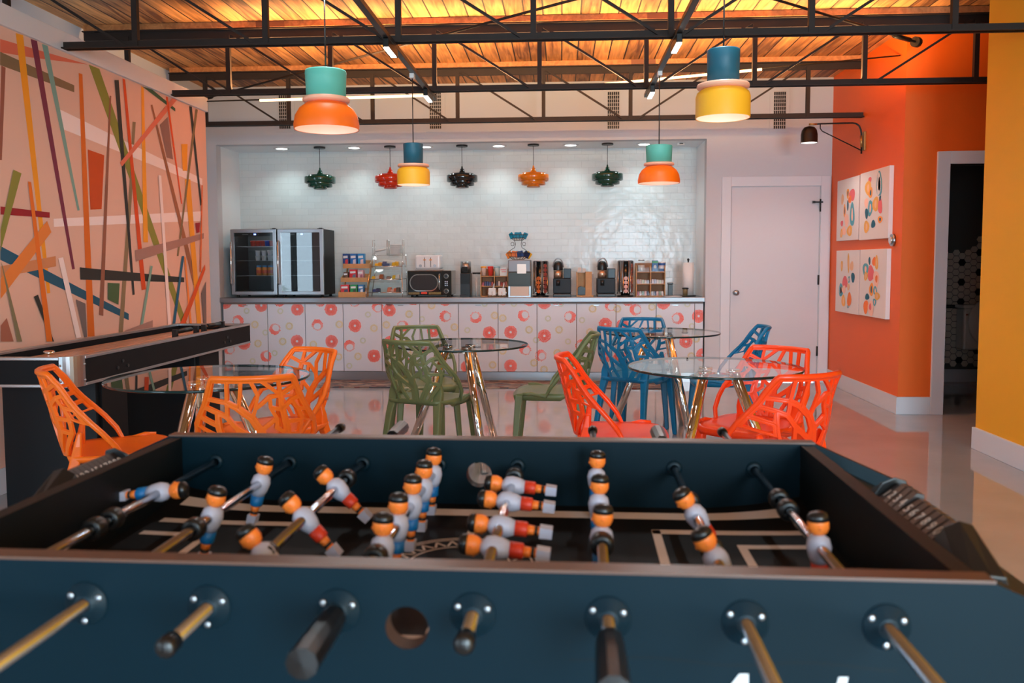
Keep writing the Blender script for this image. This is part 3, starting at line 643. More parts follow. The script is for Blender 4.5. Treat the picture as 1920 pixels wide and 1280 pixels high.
# ------------------------------------------------------------------ swing-arm lamp, call button and canvases on the orange wall
pm = atx(1622, 262, XR); sy = pm.y
t = thing('wall_lamp', 'black swing arm wall lamp with dome shade on orange wall', 'wall lamp', (XR, sy, 0))
def LP(px, py): q = aty(px, py, sy); return (q.x-XR, 0, q.z)
a0 = LP(1617, 262)[0]
MB().box(-0.02, 0, -0.03, 0.03, LP(1620, 282)[2], LP(1620, 247)[2]).build('wall_plate', M_BRASS, t, 0.003)
arm = [LP(1615, 288), LP(1615, 250), LP(1614, 243), LP(1611, 236), LP(1605, 231.5), LP(1598, 230.5), LP(1538, 232), LP(1525, 233)]
MB().tube(arm, 0.0075, 8).build('arm', M_BLACKM, t)
MB().tube([LP(1538, 233), LP(1538, 241), LP(1542, 246), LP(1615, 282)], 0.005, 8).build('stay', M_BLACKM, t)
MB().tube([LP(1615, 254), LP(1615, 276)], 0.011, 10).build('pivot', M_BRASS, t)
MB().tube([LP(1532, 232.6), LP(1517, 233)], 0.009, 10).build('knuckle', M_BRASS, t)
c = LP(1517, 268)
MB().lathe([(0.078, 0.0), (0.074, 0.01), (0.074, 0.075), (0.066, 0.115), (0.045, 0.142), (0.001, 0.154)], c, 28).lathe([(0.072, 0.002), (0.07, 0.075), (0.06, 0.11), (0.001, 0.145)], c, 28, 1).build('shade', [M_BLACKM, M_WHITEP], t)
MB().sphere((c[0], c[1], c[2]+0.045), 0.034, 14).build('bulb', mat('sconce_bulb', (255, 255, 255), 0.4, emit=(1, 0.95, 0.9), estr=7), t)
spot('wall_lamp_light', (XR+c[0], sy, c[2]+0.01), 14, (1, 0.93, 0.88), 2.4, 0.04)
p = atx(1676, 450, XR)
t = thing('call_button', 'small round chrome push button beside the canvases on orange wall', 'button', (XR, p.y, p.z))
MB().cyl((0, 0, 0), 0.05, -0.022, 24, 0, 'x').build('base', M_STAINLESS, t); MB().cyl((-0.022, 0, 0), 0.03, -0.012, 20, 0, 'x').build('push_cap', M_CHROME, t)
CANV = [((1571, 340, 1612, 325), (1570, 452, 1612, 449), 'upper left canvas of abstract fruit with a tall blue leaf'), ((1614, 326, 1669, 311), (1614, 450, 1666, 446), 'upper right canvas of abstract fruit with outlined blue pod'),
        ((1569, 470, 1612, 467), (1568, 583, 1612, 590), 'lower left canvas of abstract flowers with yellow spikes'), ((1614, 468, 1664, 465), (1612, 590, 1662, 598), 'lower right canvas of abstract flowers with blue wedges')]
PC = [(240, 190, 150), (248, 160, 70), (232, 112, 118), (90, 168, 186), (28, 100, 124), (238, 178, 90), (250, 200, 180), (246, 128, 60)]
BL = [[(600,170,10,38,1),(632,180,22,45,2),(615,215,12,28,7),(632,330,18,90,3),(575,300,8,50,1),(560,215,10,40,0),(590,370,16,50,6),(555,395,10,22,2),(612,450,20,40,5),(570,450,16,34,6),(552,470,8,34,5),(600,260,6,40,4)],
      [(765,70,12,24,2),(752,130,24,55,5),(770,165,16,40,1),(835,100,22,95,3),(832,100,15,85,8),(768,280,18,60,3),(740,320,12,40,4),(738,240,14,36,6),(808,250,24,55,5),(842,265,16,60,2),(790,400,16,30,4),(740,420,20,46,5),(842,365,18,26,1),(842,205,7,20,4)],
      [(554,712,8,40,5),(604,690,7,75,5),(628,715,14,36,0),(578,835,20,45,2),(548,895,16,50,3),(548,895,9,26,8),(638,800,14,38,4),(608,815,8,26,3),(570,890,14,30,6),(566,975,14,44,5),(610,965,16,52,7),(600,1020,7,10,3),(604,870,10,26,0)],
      [(732,740,22,50,3),(762,675,8,30,4),(796,680,14,34,7),(815,690,12,56,5),(772,770,24,60,2),(735,790,14,34,5),(812,810,22,62,6),(814,810,9,28,7),(776,890,16,50,1),(805,900,14,34,3),(745,945,16,24,4),(820,940,20,30,5),(800,985,12,28,3),(735,1020,18,52,7),(772,1030,22,58,6),(768,1020,9,26,2)]]
for (ta, tb_, la), bl in zip(CANV, BL):
    c0 = atx(ta[0], ta[1], XR-0.035); c1 = atx(ta[2], ta[3], XR-0.035); c2 = atx(tb_[0], tb_[1], XR-0.035)
    y0, y1, z0, z1 = c1.y, c0.y, c2.z, c0.z
    t = thing('canvas_print', 'white '+la+' on orange wall', 'canvas', (XR, (y0+y1)/2, z0), 0, 'four canvases on the orange wall')
    hw = (y1-y0)/2
    MB().box(-0.038, -0.001, -hw, hw, 0, z1-z0).build('canvas', mat('canvas_white', (228, 222, 220), 0.8), t, 0.003)
    pm_ = MB()
    for i, (bx, by, rx, ry, ci) in enumerate(bl):
        cc = atx(1440+bx/4, 320+by/4, XR-0.038); ax_ = atx(1440+(bx+rx)/4, 320+by/4, XR-0.038); az_ = atx(1440+bx/4, 320+(by+ry)/4, XR-0.038)
        ry_, rz_ = abs(ax_.y-cc.y), abs(az_.z-cc.z); tl = 0.3*math.sin(i*2.3)
        pts = []
        for k in range(18):
            a = 2*PI*k/18; e = 1+0.08*math.sin(3*a+i)
            u, v = ry_*math.cos(a)*e, rz_*math.sin(a)*e
            pts.append((-0.0388-0.0001*i, min(max(cc.y-(y0+y1)/2+u+tl*v*0.4, -hw+0.004), hw-0.004), min(max(cc.z-z0+v, 0.004), z1-z0-0.004)))
        pm_.poly(pts, ci)
        q = [(-0.0389-0.0001*i, (a[1]*0.35+pts[0][1]*0.0+0.65*(cc.y-(y0+y1)/2)), a[2]*0.55+0.45*(cc.z-z0)) for a in pts]
        if ci in (3, 5, 1): pm_.poly(q, (ci+3) % 8)
    pm_.build('painted_shapes', [mat('paint_%d' % i, c, 0.7) for i, c in enumerate(PC+[(228, 222, 220)])], t)
# ------------------------------------------------------------------ round glass tables
GZ = 0.75; TR = 0.42
def glass_table(loc, a0, label, TR=TR):
    t = thing('glass_table', label, 'table', loc, a0, 'round glass tables on chrome legs')
    MB().lathe([(0.0001, GZ-0.012), (TR-0.003, GZ-0.012)], n=72, m=2, smooth=False).lathe([(TR-0.003, GZ), (0.0001, GZ)], n=72, smooth=False).lathe([(TR-0.003, GZ-0.012), (TR, GZ-0.009), (TR, GZ-0.003), (TR-0.003, GZ)], n=72, m=1).build('tabletop', [M_GLASS, M_GEDGE, glassmat('clear_underside', (1, 1, 1), 1.0, 1.02)], t)
    for k in range(3):
        a = k*2*PI/3; c, s = math.cos(a), math.sin(a)
        l = MB().tube([(0.37*c, 0.37*s, 0.002), (0.095*c, 0.095*s, GZ-0.03)], 0.0255, 18).build('leg', M_CHROME, t)
        MB().cyl((0.088*c, 0.088*s, GZ-0.03), 0.034, 0.0175, 18).build('pad', M_CHROME, l)
    MB().lathe([(0.085, GZ-0.05), (0.10, GZ-0.05), (0.10, GZ-0.042), (0.085, GZ-0.042), (0.085, GZ-0.05)], n=36, smooth=False).build('leg_ring', M_CHROME, t)
    return t
glass_table((-1.60, 3.72, 0), 0.17, 'round glass table between the three light orange chairs', 0.445)
glass_table((-0.629, 5.275, 0), PI-0.04, 'round glass table between the three olive green chairs')
glass_table((0.739, 6.205, 0), PI-0.04, 'round glass table between the three blue chairs')
glass_table((0.75, 4.15, 0), -0.2, 'round glass table between the three red orange chairs')

# ------------------------------------------------------------------ tree-pattern shell chair
def shell_pt(u, v):
    """u -1..1 across the back, v 0 (seat level) .. 1 (top rail); +y is the way the sitter faces"""
    hw = 0.218+0.022*math.sin(PI*min(1, v*1.25))-0.058*max(0, v-0.45)**1.1/0.55**1.1
    ye = 0.035-0.295*v-0.02*(1-v)**3*0; yc = -0.215-0.095*v
    au = abs(u); prof = 1-au**(3.4-1.3*v)
    if v < 0.12: ye += 0.05*(0.12-v)/0.12
    x = hw*(u if v > 0.5 else u*(1+(0.5-v)*0.28*(1-au)))
    ex = yc+(ye-yc)*(1-prof)
    z = 0.428+0.374*v
    return Vector((x, ex, z))
def poly_clip(poly, px, py, nx, ny):
    out = []
    for i in range(len(poly)):
        a, b = poly[i], poly[(i+1) % len(poly)]
        da = (a[0]-px)*nx+(a[1]-py)*ny; db = (b[0]-px)*nx+(b[1]-py)*ny
        if da <= 0: out.append(a)
        if da*db < 0: k = da/(da-db); out.append((a[0]+(b[0]-a[0])*k, a[1]+(b[1]-a[1])*k))
    return out
def inset(poly, ds):
    n = len(poly); area_ = sum(poly[i][0]*poly[(i+1) % n][1]-poly[(i+1) % n][0]*poly[i][1] for i in range(n))
    if area_ < 0: poly = poly[::-1]; ds = ds[::-1][1:]+ds[::-1][:1]
    res = list(poly)
    for i in range(n):
        a, b = poly[i], poly[(i+1) % n]; dx, dy = b[0]-a[0], b[1]-a[1]; L = math.hypot(dx, dy)
        if L < 1e-6: continue
        nx, ny = dy/L, -dx/L   # outward
        res = poly_clip(res, a[0]-nx*ds[i], a[1]-ny*ds[i], nx, ny)
        if len(res) < 3: return []
    return res
# the branching openwork in a flat development of the back (a: metres across, b: metres up)
AW = 0.262; BH = 0.375
OUT = [(-AW*0.93, 0.012), (AW*0.93, 0.012), (AW, 0.12), (AW*0.95, 0.25), (AW*0.78, BH), (-AW*0.78, BH), (-AW*0.95, 0.25), (-AW, 0.12)]
def chair_cells():
    def W_(b): return AW*(0.93+0.07*b/0.12) if b < 0.12 else (AW*(1-0.05*(b-0.12)/0.13) if b < 0.25 else AW*(0.95-0.17*(b-0.25)/0.125))
    def cv(x, y):
        b = max(0.012, min(BH, 0.06+(830-y)*0.000444)); c = 815+(b-0.118)*340; h = 715-(b-0.118)*770; return (max(-1, min(1, (x-c)/h))*W_(b), b)
    ND = dict(p1=(590, 0), p2=(770, 0), p2b=(870, 0), p3=(980, 0), p4=(1225, 0), q1=(-999, 320), q1b=(-999, 400), q2=(-999, 500), q3=(-999, 610), q4=(-999, 755), r1=(2999, 205), r2=(2999, 320), r3=(2999, 470), r4=(2999, 620), r5=(2999, 745),
        s1=(480, 1200), s1b=(760, 1200), s2=(900, 1200), s3=(1020, 1200), s4=(1190, 1200),
        a1=(550, 345), a2=(690, 400), a3=(835, 500), hub=(905, 620), a4=(945, 280), a5=(890, 405), b1=(1085, 300), b2=(1070, 405), T2a=(1215, 290), T2b=(1200, 430), T2c=(1195, 550), T2d=(1195, 670), m1=(1110, 510), m2=(1085, 600),
        c1=(430, 445), c2=(545, 480), c3=(650, 590), V1a=(440, 570), V1b=(455, 690), V1c=(480, 830), e1=(645, 740), k0=(1335, 350), k1=(1375, 440), k2=(1385, 560), k3=(1350, 700), T1b=(925, 760))
    ED = 'p1-a1 q1-a1 a1-a2 a2-a3 a3-hub p2-a2 p2b-a4 a4-a5 a5-a3 a5-b1 b1-T2a p3-T2a p4-T2a T2a-T2b T2b-T2c T2c-T2d T2d-s3 T2a-r1 T2b-k0 k0-r2 k0-k1 k1-k2 k2-k3 k3-s4 k1-r3 k2-r4 k3-r5 T2c-k2 T2d-k3 b1-b2 b2-T2b b2-m1 m1-hub m1-m2 m2-T2d q1b-c1 c1-c2 a1-c2 c2-c3 c3-T1b hub-T1b T1b-s2 c1-V1a V1a-V1b V1b-V1c V1c-s1 q2-V1a q3-V1b q4-V1c c3-e1 e1-V1c e1-s1b'.split()
    THICK = {'a2-a3': .014, 'a3-hub': .017, 'hub-T1b': .02, 'T1b-s2': .022, 'T2a-T2b': .013, 'T2b-T2c': .014, 'T2c-T2d': .015, 'T2d-s3': .018, 'V1b-V1c': .013, 'V1c-s1': .017, 'k3-s4': .016, 'V1a-V1b': .012, 'a1-a2': .0115, 'c3-T1b': .0115, 'k2-k3': .0125}
    P = {}
    bnd = []
    for k, (x, y) in ND.items():
        if k[0] == 'p': P[k] = (cv(x, 120)[0], BH); bnd.append(k)
        elif k[0] == 's': P[k] = (cv(x, 920)[0], 0.012); bnd.append(k)
        elif k[0] in 'qr': b_ = cv(800, y)[1]; P[k] = (W_(b_)*(-1 if k[0] == 'q' else 1), b_); bnd.append(k)
        else: P[k] = cv(x, y)
    cyc = []
    for i, o in enumerate(OUT):
        P['o%d' % i] = o; n_ = OUT[(i+1) % len(OUT)]; L2 = (n_[0]-o[0])**2+(n_[1]-o[1])**2; on = []
        for k in bnd:
            t_ = ((P[k][0]-o[0])*(n_[0]-o[0])+(P[k][1]-o[1])*(n_[1]-o[1]))/L2
            d_ = abs((P[k][0]-o[0])*(n_[1]-o[1])-(P[k][1]-o[1])*(n_[0]-o[0]))/math.sqrt(L2)
            if 0 < t_ < 1 and d_ < 2e-4: on.append((t_, k))
        cyc += ['o%d' % i]+[k for _, k in sorted(on)]
    adj = {k: set() for k in P}; wid = {}
    for e in ED:
        u, v = e.split('-'); adj[u].add(v); adj[v].add(u); wid[frozenset((u, v))] = THICK.get(e, 0.0088)
    for i in range(len(cyc)):
        u, v = cyc[i], cyc[(i+1) % len(cyc)]; adj[u].add(v); adj[v].add(u); wid[frozenset((u, v))] = 0.017
    order = {k: sorted(adj[k], key=lambda q: math.atan2(P[q][1]-P[k][1], P[q][0]-P[k][0])) for k in P}
    seen = set(); faces = []
    for u in P:
        for v in order[u]:
            if (u, v) in seen: continue
            f = []; a_, b_ = u, v
            while (a_, b_) not in seen:
                seen.add((a_, b_)); f.append(a_); o_ = order[b_]; j = (o_.index(a_)-1) % len(o_); a_, b_ = b_, o_[j]
            A_ = sum(P[f[i]][0]*P[f[(i+1) % len(f)]][1]-P[f[(i+1) % len(f)]][0]*P[f[i]][1] for i in range(len(f)))/2
            if A_ > 1e-6: faces.append(([P[k] for k in f], [wid[frozenset((f[i], f[(i+1) % len(f)]))] for i in range(len(f))]))
    return faces
def split(p, q, n):
    return [(p[0]+(q[0]-p[0])*i/n, p[1]+(q[1]-p[1])*i/n) for i in range(n)]
def to3(p):
    return shell_pt(max(-1, min(1, p[0]/AW*(1.0 if p[1] < 0.25 else 1+0.28*(p[1]-0.25)/(BH-0.25)))), max(0, min(1, p[1]/BH)))
def shell_mesh():
    cells = chair_cells(); vs = []; fs = []
    for P_, ds in cells:
        n = len(P_)
        def crs(i): a, b, c = P_[i-1], P_[i], P_[(i+1) % n]; return (b[0]-a[0])*(c[1]-b[1])-(b[1]-a[1])*(c[0]-b[0])
        if min(crs(i) for i in range(n)) < -2e-5:      # concave cell: mitred offset, hole edge follows the cell edge
            Q = []
            for i in range(n):
                a, b, c = P_[i-1], P_[i], P_[(i+1) % n]
                e1 = Vector((b[0]-a[0], b[1]-a[1])).normalized(); e2 = Vector((c[0]-b[0], c[1]-b[1])).normalized()
                n1, n2 = Vector((-e1.y, e1.x)), Vector((-e2.y, e2.x)); w1, w2 = ds[i-1], ds[i]
                det = n1.x*n2.y-n1.y*n2.x
                if abs(det) < 0.15: m_ = (n1+n2).normalized()*(w1+w2)/2
                else: m_ = Vector(((w1*n2.y-w2*n1.y)/det, (n1.x*w2-n2.x*w1)/det))
                if m_.length > 2.2*max(w1, w2): m_ = m_.normalized()*2.2*max(w1, w2)
                Q.append((b[0]+m_.x, b[1]+m_.y))
            o = len(vs); seq = []
            for i in range(n):
                j = (i+1) % n; k_ = max(1, int(math.hypot(P_[j][0]-P_[i][0], P_[j][1]-P_[i][1])/0.02))
                seq += [((P_[i][0]+(P_[j][0]-P_[i][0])*q/k_, P_[i][1]+(P_[j][1]-P_[i][1])*q/k_), (Q[i][0]+(Q[j][0]-Q[i][0])*q/k_, Q[i][1]+(Q[j][1]-Q[i][1])*q/k_)) for q in range(k_)]
            for a, b in seq: vs += [to3(a), to3(b)]
            m = len(seq)
            for i in range(m): j = (i+1) % m; fs.append([o+2*i, o+2*j, o+2*j+1, o+2*i+1])
            continue
        Q = inset(P_, ds)
        if len(Q) >= 3:
            ar = abs(sum(Q[i][0]*Q[(i+1) % len(Q)][1]-Q[(i+1) % len(Q)][0]*Q[i][1] for i in range(len(Q))))/2
        if len(Q) < 3 or ar < 0.00008:
            o = len(vs); vs += [to3(p) for p in P_]; fs.append([o+i for i in range(n)]); continue
        # round the hole slightly: resample both loops by arc angle around the hole centroid
        cx = sum(p[0] for p in Q)/len(Q); cy = sum(p[1] for p in Q)/len(Q)
        angs = sorted(set([round(math.atan2(p[1]-cy, p[0]-cx), 5) for p in P_+Q]+[round(-PI+2*PI*k/20+1e-3, 5) for k in range(20)]))
        A2 = [angs[0]]
        for a in angs[1:]:
            if a-A2[-1] > 0.02: A2.append(a)
        def hit(poly, a):
            dx, dy = math.cos(a), math.sin(a); best = None
            for i in range(len(poly)):
                p, q = poly[i], poly[(i+1) % len(poly)]; ex, ey = q[0]-p[0], q[1]-p[1]
                den = dx*ey-dy*ex
                if abs(den) < 1e-12: continue
                t_ = ((p[0]-cx)*ey-(p[1]-cy)*ex)/den; k = ((p[0]-cx)*dy-(p[1]-cy)*dx)/den
                if t_ > 0 and -1e-4 <= k <= 1+1e-4: best = t_ if best is None else max(best, t_)
            return (cx+dx*best, cy+dy*best) if best else None
        ring = [(hit(P_, a), hit(Q, a)) for a in A2]; ring = [r for r in ring if r[0] and r[1]]
        o = len(vs); m = len(ring)
        for a, b in ring: vs += [to3(a), to3(b)]
        for i in range(m):
            j = (i+1) % m; fs.append([o+2*i, o+2*j, o+2*j+1, o+2*i+1])
    return vs, fs
_SHELL = shell_mesh()
def make_chair(name, m, label, group):
    t = thing(name, label, 'chair', (0, 0, 0), 0, group)
    b = MB(); b.add(_SHELL[0], _SHELL[1], 0, True)
    ob = b.build('backrest', m, t)
    md = ob.modifiers.new('thick', 'SOLIDIFY'); md.thickness = 0.013; md.offset = 0
    md = ob.modifiers.new('bev', 'BEVEL'); md.width = 0.002; md.segments = 2; md.limit_method = 'ANGLE'; md.angle_limit = 0.9
    # rim: rolled edge along the sides and the top rail, flowing into the seat sides
    L = [to3((-AW*0.93, 0.0)), to3((-AW, 0.06)), to3((-AW, 0.12)), to3((-AW*0.985, 0.17)), to3((-AW*0.965, 0.22)), to3((-AW*0.94, 0.26)), to3((-AW*0.865, 0.32)), to3((-AW*0.79, 0.365))]
    top = [to3((AW*0.76*x, BH)) for x in (-1, -0.66, -0.33, 0, 0.33, 0.66, 1)]
    Rr = [Vector((-p.x, p.y, p.z)) for p in L[::-1]]
    pts = [Vector((-0.212, 0.16, 0.443)), Vector((-0.214, 0.11, 0.447))]+L+top+Rr+[Vector((0.214, 0.11, 0.447)), Vector((0.212, 0.16, 0.443))]
    MB().tube(pts, 0.0125, 8).build('rim', m, t)
    # seat: dished pad with rounded front and a shallow apron
    sm = MB(); nx_, ny_ = 13, 15; vs = []
    def hwid(y): return 0.213-0.03*max(0, (y-0.05)/0.19)**2-0.05*max(0, (-0.06-y)/0.15)**2
    for j in range(ny_):
        y = -0.2+0.435*j/(ny_-1)
        for i in range(nx_):
            u = -1+2*i/(nx_-1); x = hwid(y)*u
            z = 0.447-0.012*(1-u*u)*(1-((y)/0.24)**2)-0.02*max(0, (y-0.16)/0.075)**2*1.0
            vs.append((x, y-0.012*u*u*(1 if y > 0.1 else 0), z))
    fs = [(j*nx_+i, j*nx_+i+1, (j+1)*nx_+i+1, (j+1)*nx_+i) for j in range(ny_-1) for i in range(nx_-1)]
    sm.add(vs, fs, 0, True)
    bd = [j*nx_ for j in range(ny_)]+[(ny_-1)*nx_+i for i in range(1, nx_)]+[j*nx_+nx_-1 for j in range(ny_-2, -1, -1)]+[i for i in range(nx_-2, 0, -1)]
    ap = [vs[k] for k in bd]; lo = [(x*0.955, y*0.955, min(z, 0.435)-(0.034 if y > -0.1 else 0.016)) for x, y, z in ap]
    nb = len(bd); sm.add(ap+lo, [(i, (i+1) % nb, nb+(i+1) % nb, nb+i) for i in range(nb)], 0, True)
    so = sm.build('seat', m, t); md = so.modifiers.new('thick', 'SOLIDIFY'); md.thickness = 0.010; md.offset = -1
    for sx in (-1, 1):
        def leg(xt, yt, zt, xb, yb, wt, wb):
            def lp(x, y, z, w, d): return [(x-w, y-d, z), (x+w, y-d, z), (x+w, y+d, z), (x-w, y+d, z)]
            MB().hexa(lp(sx*xb, yb, 0.0, wb, wb), lp(sx*xt, yt, zt, wt, wt)).build('leg', m, t, 0.008, 3)
        leg(0.182, 0.185, 0.435, 0.212, 0.222, 0.024, 0.015)
        # rear leg: wider at the top where it grows out of the shell
        def sq(x, y, z, w, d): return [(sx*x-w, y-d, z), (sx*x+w, y-d, z), (sx*x+w, y+d, z), (sx*x-w, y+d, z)]
        ls = [(0.192, -0.268, 0.0, 0.015, 0.015), (0.165, -0.19, 0.36, 0.022, 0.021), (0.155, -0.165, 0.44, 0.027, 0.022), (0.155, -0.158, 0.49, 0.03, 0.016), (0.16, -0.15, 0.55, 0.012, 0.010)]
        q = MB(); vs = []
        for r_ in ls: vs += sq(*r_)
        fs = [(3, 2, 1, 0), (16, 17, 18, 19)]+[(4*j+k, 4*j+(k+1) % 4, 4*j+4+(k+1) % 4, 4*j+4+k) for j in range(4) for k in range(4)]
        q.add(vs, fs).build('leg', m, t, 0.008, 3)
    return t
def face(fx, fy): return math.atan2(-fx, fy)
CH = [('orange', (255, 116, 26), [
        ((-1.99, 3.635), (0.88, 0.47), 'light orange cutout shell chair on the left, seen from the side beside shuffleboard'),
        ((-1.325, 3.565), (-0.29, 0.957), 'light orange cutout shell chair with its back to the viewer'),
        ((-1.445, 4.15), (-0.52, -0.85), 'light orange cutout shell chair beyond its glass table, facing the viewer')]),
      ('olive', (106, 114, 74), [
        ((-0.81, 5.105), (0.37, 0.93), 'olive green cutout shell chair with its back to the viewer'),
        ((-0.955, 5.735), (0.34, -0.94), 'olive green cutout shell chair behind the other olive chair on the left'),
        ((-0.07, 5.39), (-1, 0.04), 'olive green cutout shell chair seen from the side, facing left')]),
      ('blue', (0, 112, 158), [
        ((0.535, 6.075), (0.53, 0.85), 'blue cutout shell chair with its back to the viewer'),
        ((0.62, 6.60), (-0.14, -0.99), 'blue cutout shell chair farthest back, facing the viewer before the cabinets'),
        ((1.15, 6.0), (-1, 0.04), 'blue cutout shell chair seen from the side, facing left by white door')]),
      ('red', (255, 70, 18), [
        ((0.285, 4.075), (0.997, -0.06), 'red orange cutout shell chair seen from the side, facing right'),
        ((0.885, 3.68), (-0.457, 0.89), 'red orange cutout shell chair with its back to the viewer, on the right'),
        ((0.975, 4.30), (-0.675, -0.735), 'red orange cutout shell chair beyond its glass table, facing the viewer')])]
for nm, rgb, lst in CH:
    m = mat('chair_plastic_'+nm, rgb, 0.32, spec=0.45)
    first = None
    for (x, y), f, lab in lst:
        if first is None:
            first = make_chair('shell_chair', m, lab, 'cutout shell chairs around the glass tables'); first.location = (x, y, 0); first.rotation_euler = (0, 0, face(*f))
        else: dup(first, (x, y, 0), face(*f), lab)

# ------------------------------------------------------------------ shuffleboard table along the mural wall
sx0, sx1, sy0, sy1, sz = -2.80, -2.255, 3.76, 5.96, 0.815
t = thing('shuffleboard_table', 'black shuffleboard table with wood playing bed and silver corners along mural wall', 'game table', ((sx0+sx1)/2, (sy0+sy1)/2, 0))
cx, cy = (sx0+sx1)/2, (sy0+sy1)/2; hx_, hy = (sx1-sx0)/2, (sy1-sy0)/2
M_SB = mat('shuffleboard_black', (22, 23, 26), 0.6, noise=0.08, nscale=60, spec=0.15); M_ALU = mat('satin_aluminium', (176, 176, 178), 0.32, metal=0.9)
MB().box(hx_-0.03, hx_, -hy+0.08, hy-0.03, 0.70, sz).build('side_rail', M_SB, t); MB().box(-hx_, -hx_+0.03, -hy+0.08, hy-0.03, 0.70, sz).build('side_rail', M_SB, t)
MB().box(-hx_, hx_, hy-0.03, hy, 0.70, sz).build('end_rail', M_SB, t); MB().box(-hx_+0.08, hx_-0.08, -hy, -hy+0.03, 0.70, sz).build('end_rail', M_SB, t)
tr_ = MB()
for z in (0.688, sz): tr_.box(hx_-0.034, hx_+0.004, -hy+0.08, hy+0.004, z, z+0.014).box(-hx_-0.004, -hx_+0.034, -hy+0.08, hy+0.004, z, z+0.014).box(-hx_+0.034, hx_-0.034, hy-0.034, hy+0.004, z, z+0.014).box(-hx_+0.08, hx_-0.08, -hy-0.004, -hy+0.034, z, z+0.014)
tr_.build('edge_trim', M_ALU, t, 0.002)
for s_ in (-1, 1):
    pr_ = [(s_*(hx_-0.08), -hy), *[(s_*(hx_-0.08+0.08*math.sin(a)), -hy+0.08-0.08*math.cos(a)) for a in [PI/2*k/8 for k in range(9)]]]
    o_ = pr_[1:]; i_ = [(s_*(hx_-0.08+0.05*math.sin(a)), -hy+0.08-0.05*math.cos(a)) for a in [PI/2*k/8 for k in range(9)]]
    c_ = MB()
    for k in range(8):
        c_.hexa([(*o_[k], 0.686), (*o_[k+1], 0.686), (*i_[k+1], 0.686), (*i_[k], 0.686)], [(*o_[k], sz+0.016), (*o_[k+1], sz+0.016), (*i_[k+1], sz+0.016), (*i_[k], sz+0.016)])
    co = c_.build('corner_cap', M_ALU, t)
    for z in (0.715, 0.79): MB().sphere((s_*(hx_-0.075), -hy+0.0, z), 0.006, 8).sphere((s_*hx_, -hy+0.075, z), 0.006, 8).build('rivet', M_STAINLESS, co)
M_BED = plank_mat('maple_bed', 0.05, (190, 128, 92), (226, 168, 126), (170, 110, 76), 'X', 0.25)
MB().box(-hx_+0.03, hx_-0.03, -hy+0.03, hy-0.03, 0.70, 0.72).build('gutter', M_BLACK, t); MB().box(-hx_+0.08, hx_-0.08, -hy+0.06, hy-0.06, 0.72, 0.79).build('playing_bed', M_BED, t)
for yy, ln in ((-hy+0.22, 0.30), (hy-0.85, 0.36)):
    for k in (0,):
        pd = MB().box(-hx_+0.03, hx_-0.035, yy, yy+ln, 0.0, 0.70).build('pedestal', mat('pedestal_black', (14, 22, 28), 0.5, spec=0.3), t, 0.004)
        MB().box(hx_-0.035, hx_-0.02, yy+0.03, yy+ln-0.03, 0.02, 0.70).build('edge_strip', M_SB, pd)
for k, yy in enumerate((-hy+0.42, hy-0.42)):
    for dy, dz in ((-0.05, 0), (0.05, 0), (0, 0.03)): MB().cyl((hx_-0.001, yy+dy, 0.735+dz), 0.009, 0.006, 10, 0, 'x').build('bolt', M_BLACK, t)
for k, ys in enumerate((hy-0.72, hy-0.52, hy-0.46, hy-0.22)): pass
t = thing('abacus_scorer', 'black abacus style scorer standing on the far end of shuffleboard rail', 'scorer', (sx1-0.11, sy1-0.95, 0.7905))
for y in (0.0, 0.30, 0.42, 0.72): MB().box(-0.014, 0.014, y-0.014, y+0.014, 0, 0.07).build('post', M_BLACK, t)
MB().tube([(0, 0.0, 0.055), (0, 0.3, 0.055)], 0.005, 6).tube([(0, 0.42, 0.055), (0, 0.72, 0.055)], 0.005, 6).build('wire', M_CHROME, t)
for y in (0.02, 0.47): MB().tube([(0, y, 0.055), (0, y+0.2, 0.055)], 0.015, 10).build('beads', M_BLACK, t)
for (px, py), c, lab in (((97, 654), (30, 60, 150), 'blue shuffleboard puck on the wood bed'), ((92, 664), (206, 90, 40), 'orange shuffleboard puck on the wood bed')):
    p = atz(px, py, 0.79); p.x = min(p.x, sx1-0.12)
    MBp = MB().lathe([(0.001, 0), (0.027, 0), (0.029, 0.004), (0.029, 0.014), (0.024, 0.018), (0.001, 0.018)], n=20, m=1).lathe([(0.0001, 0.0185), (0.022, 0.0185)], n=20)
    tag(MBp.build('shuffleboard_puck', [mat('puck_%d' % c[0], c, 0.35), M_CHROME], loc=(p.x, p.y, 0.7905)), lab, 'puck')
# ------------------------------------------------------------------ foosball table in the foreground
FC = Vector((-0.168, 1.335, 0)); FR = -0.021
ft = thing('foosball_table', 'black foosball table with chrome rods and player figures in the foreground', 'foosball table', FC, FR)
FI = Matrix.Rotation(FR, 3, 'Z').inverted()
def FL_(p): return FI @ (Vector(p)-FC)
HL, HW, FT, FZ, RT = 0.632, 0.347, 0.029, 0.768, 0.9   # half inner length, half inner width, wall thickness, field, rim height
RZ = 0.848; SHELF = 0.19
M_FB = mat('foosball_black_laminate', (0, 25, 35), 0.5, noise=0.10, nscale=3, spec=0.14); M_FI = mat('foosball_inner_black', (10, 16, 19), 0.5, spec=0.3); M_FBR = mat('foosball_rim_brown', (96, 68, 56), 0.35)
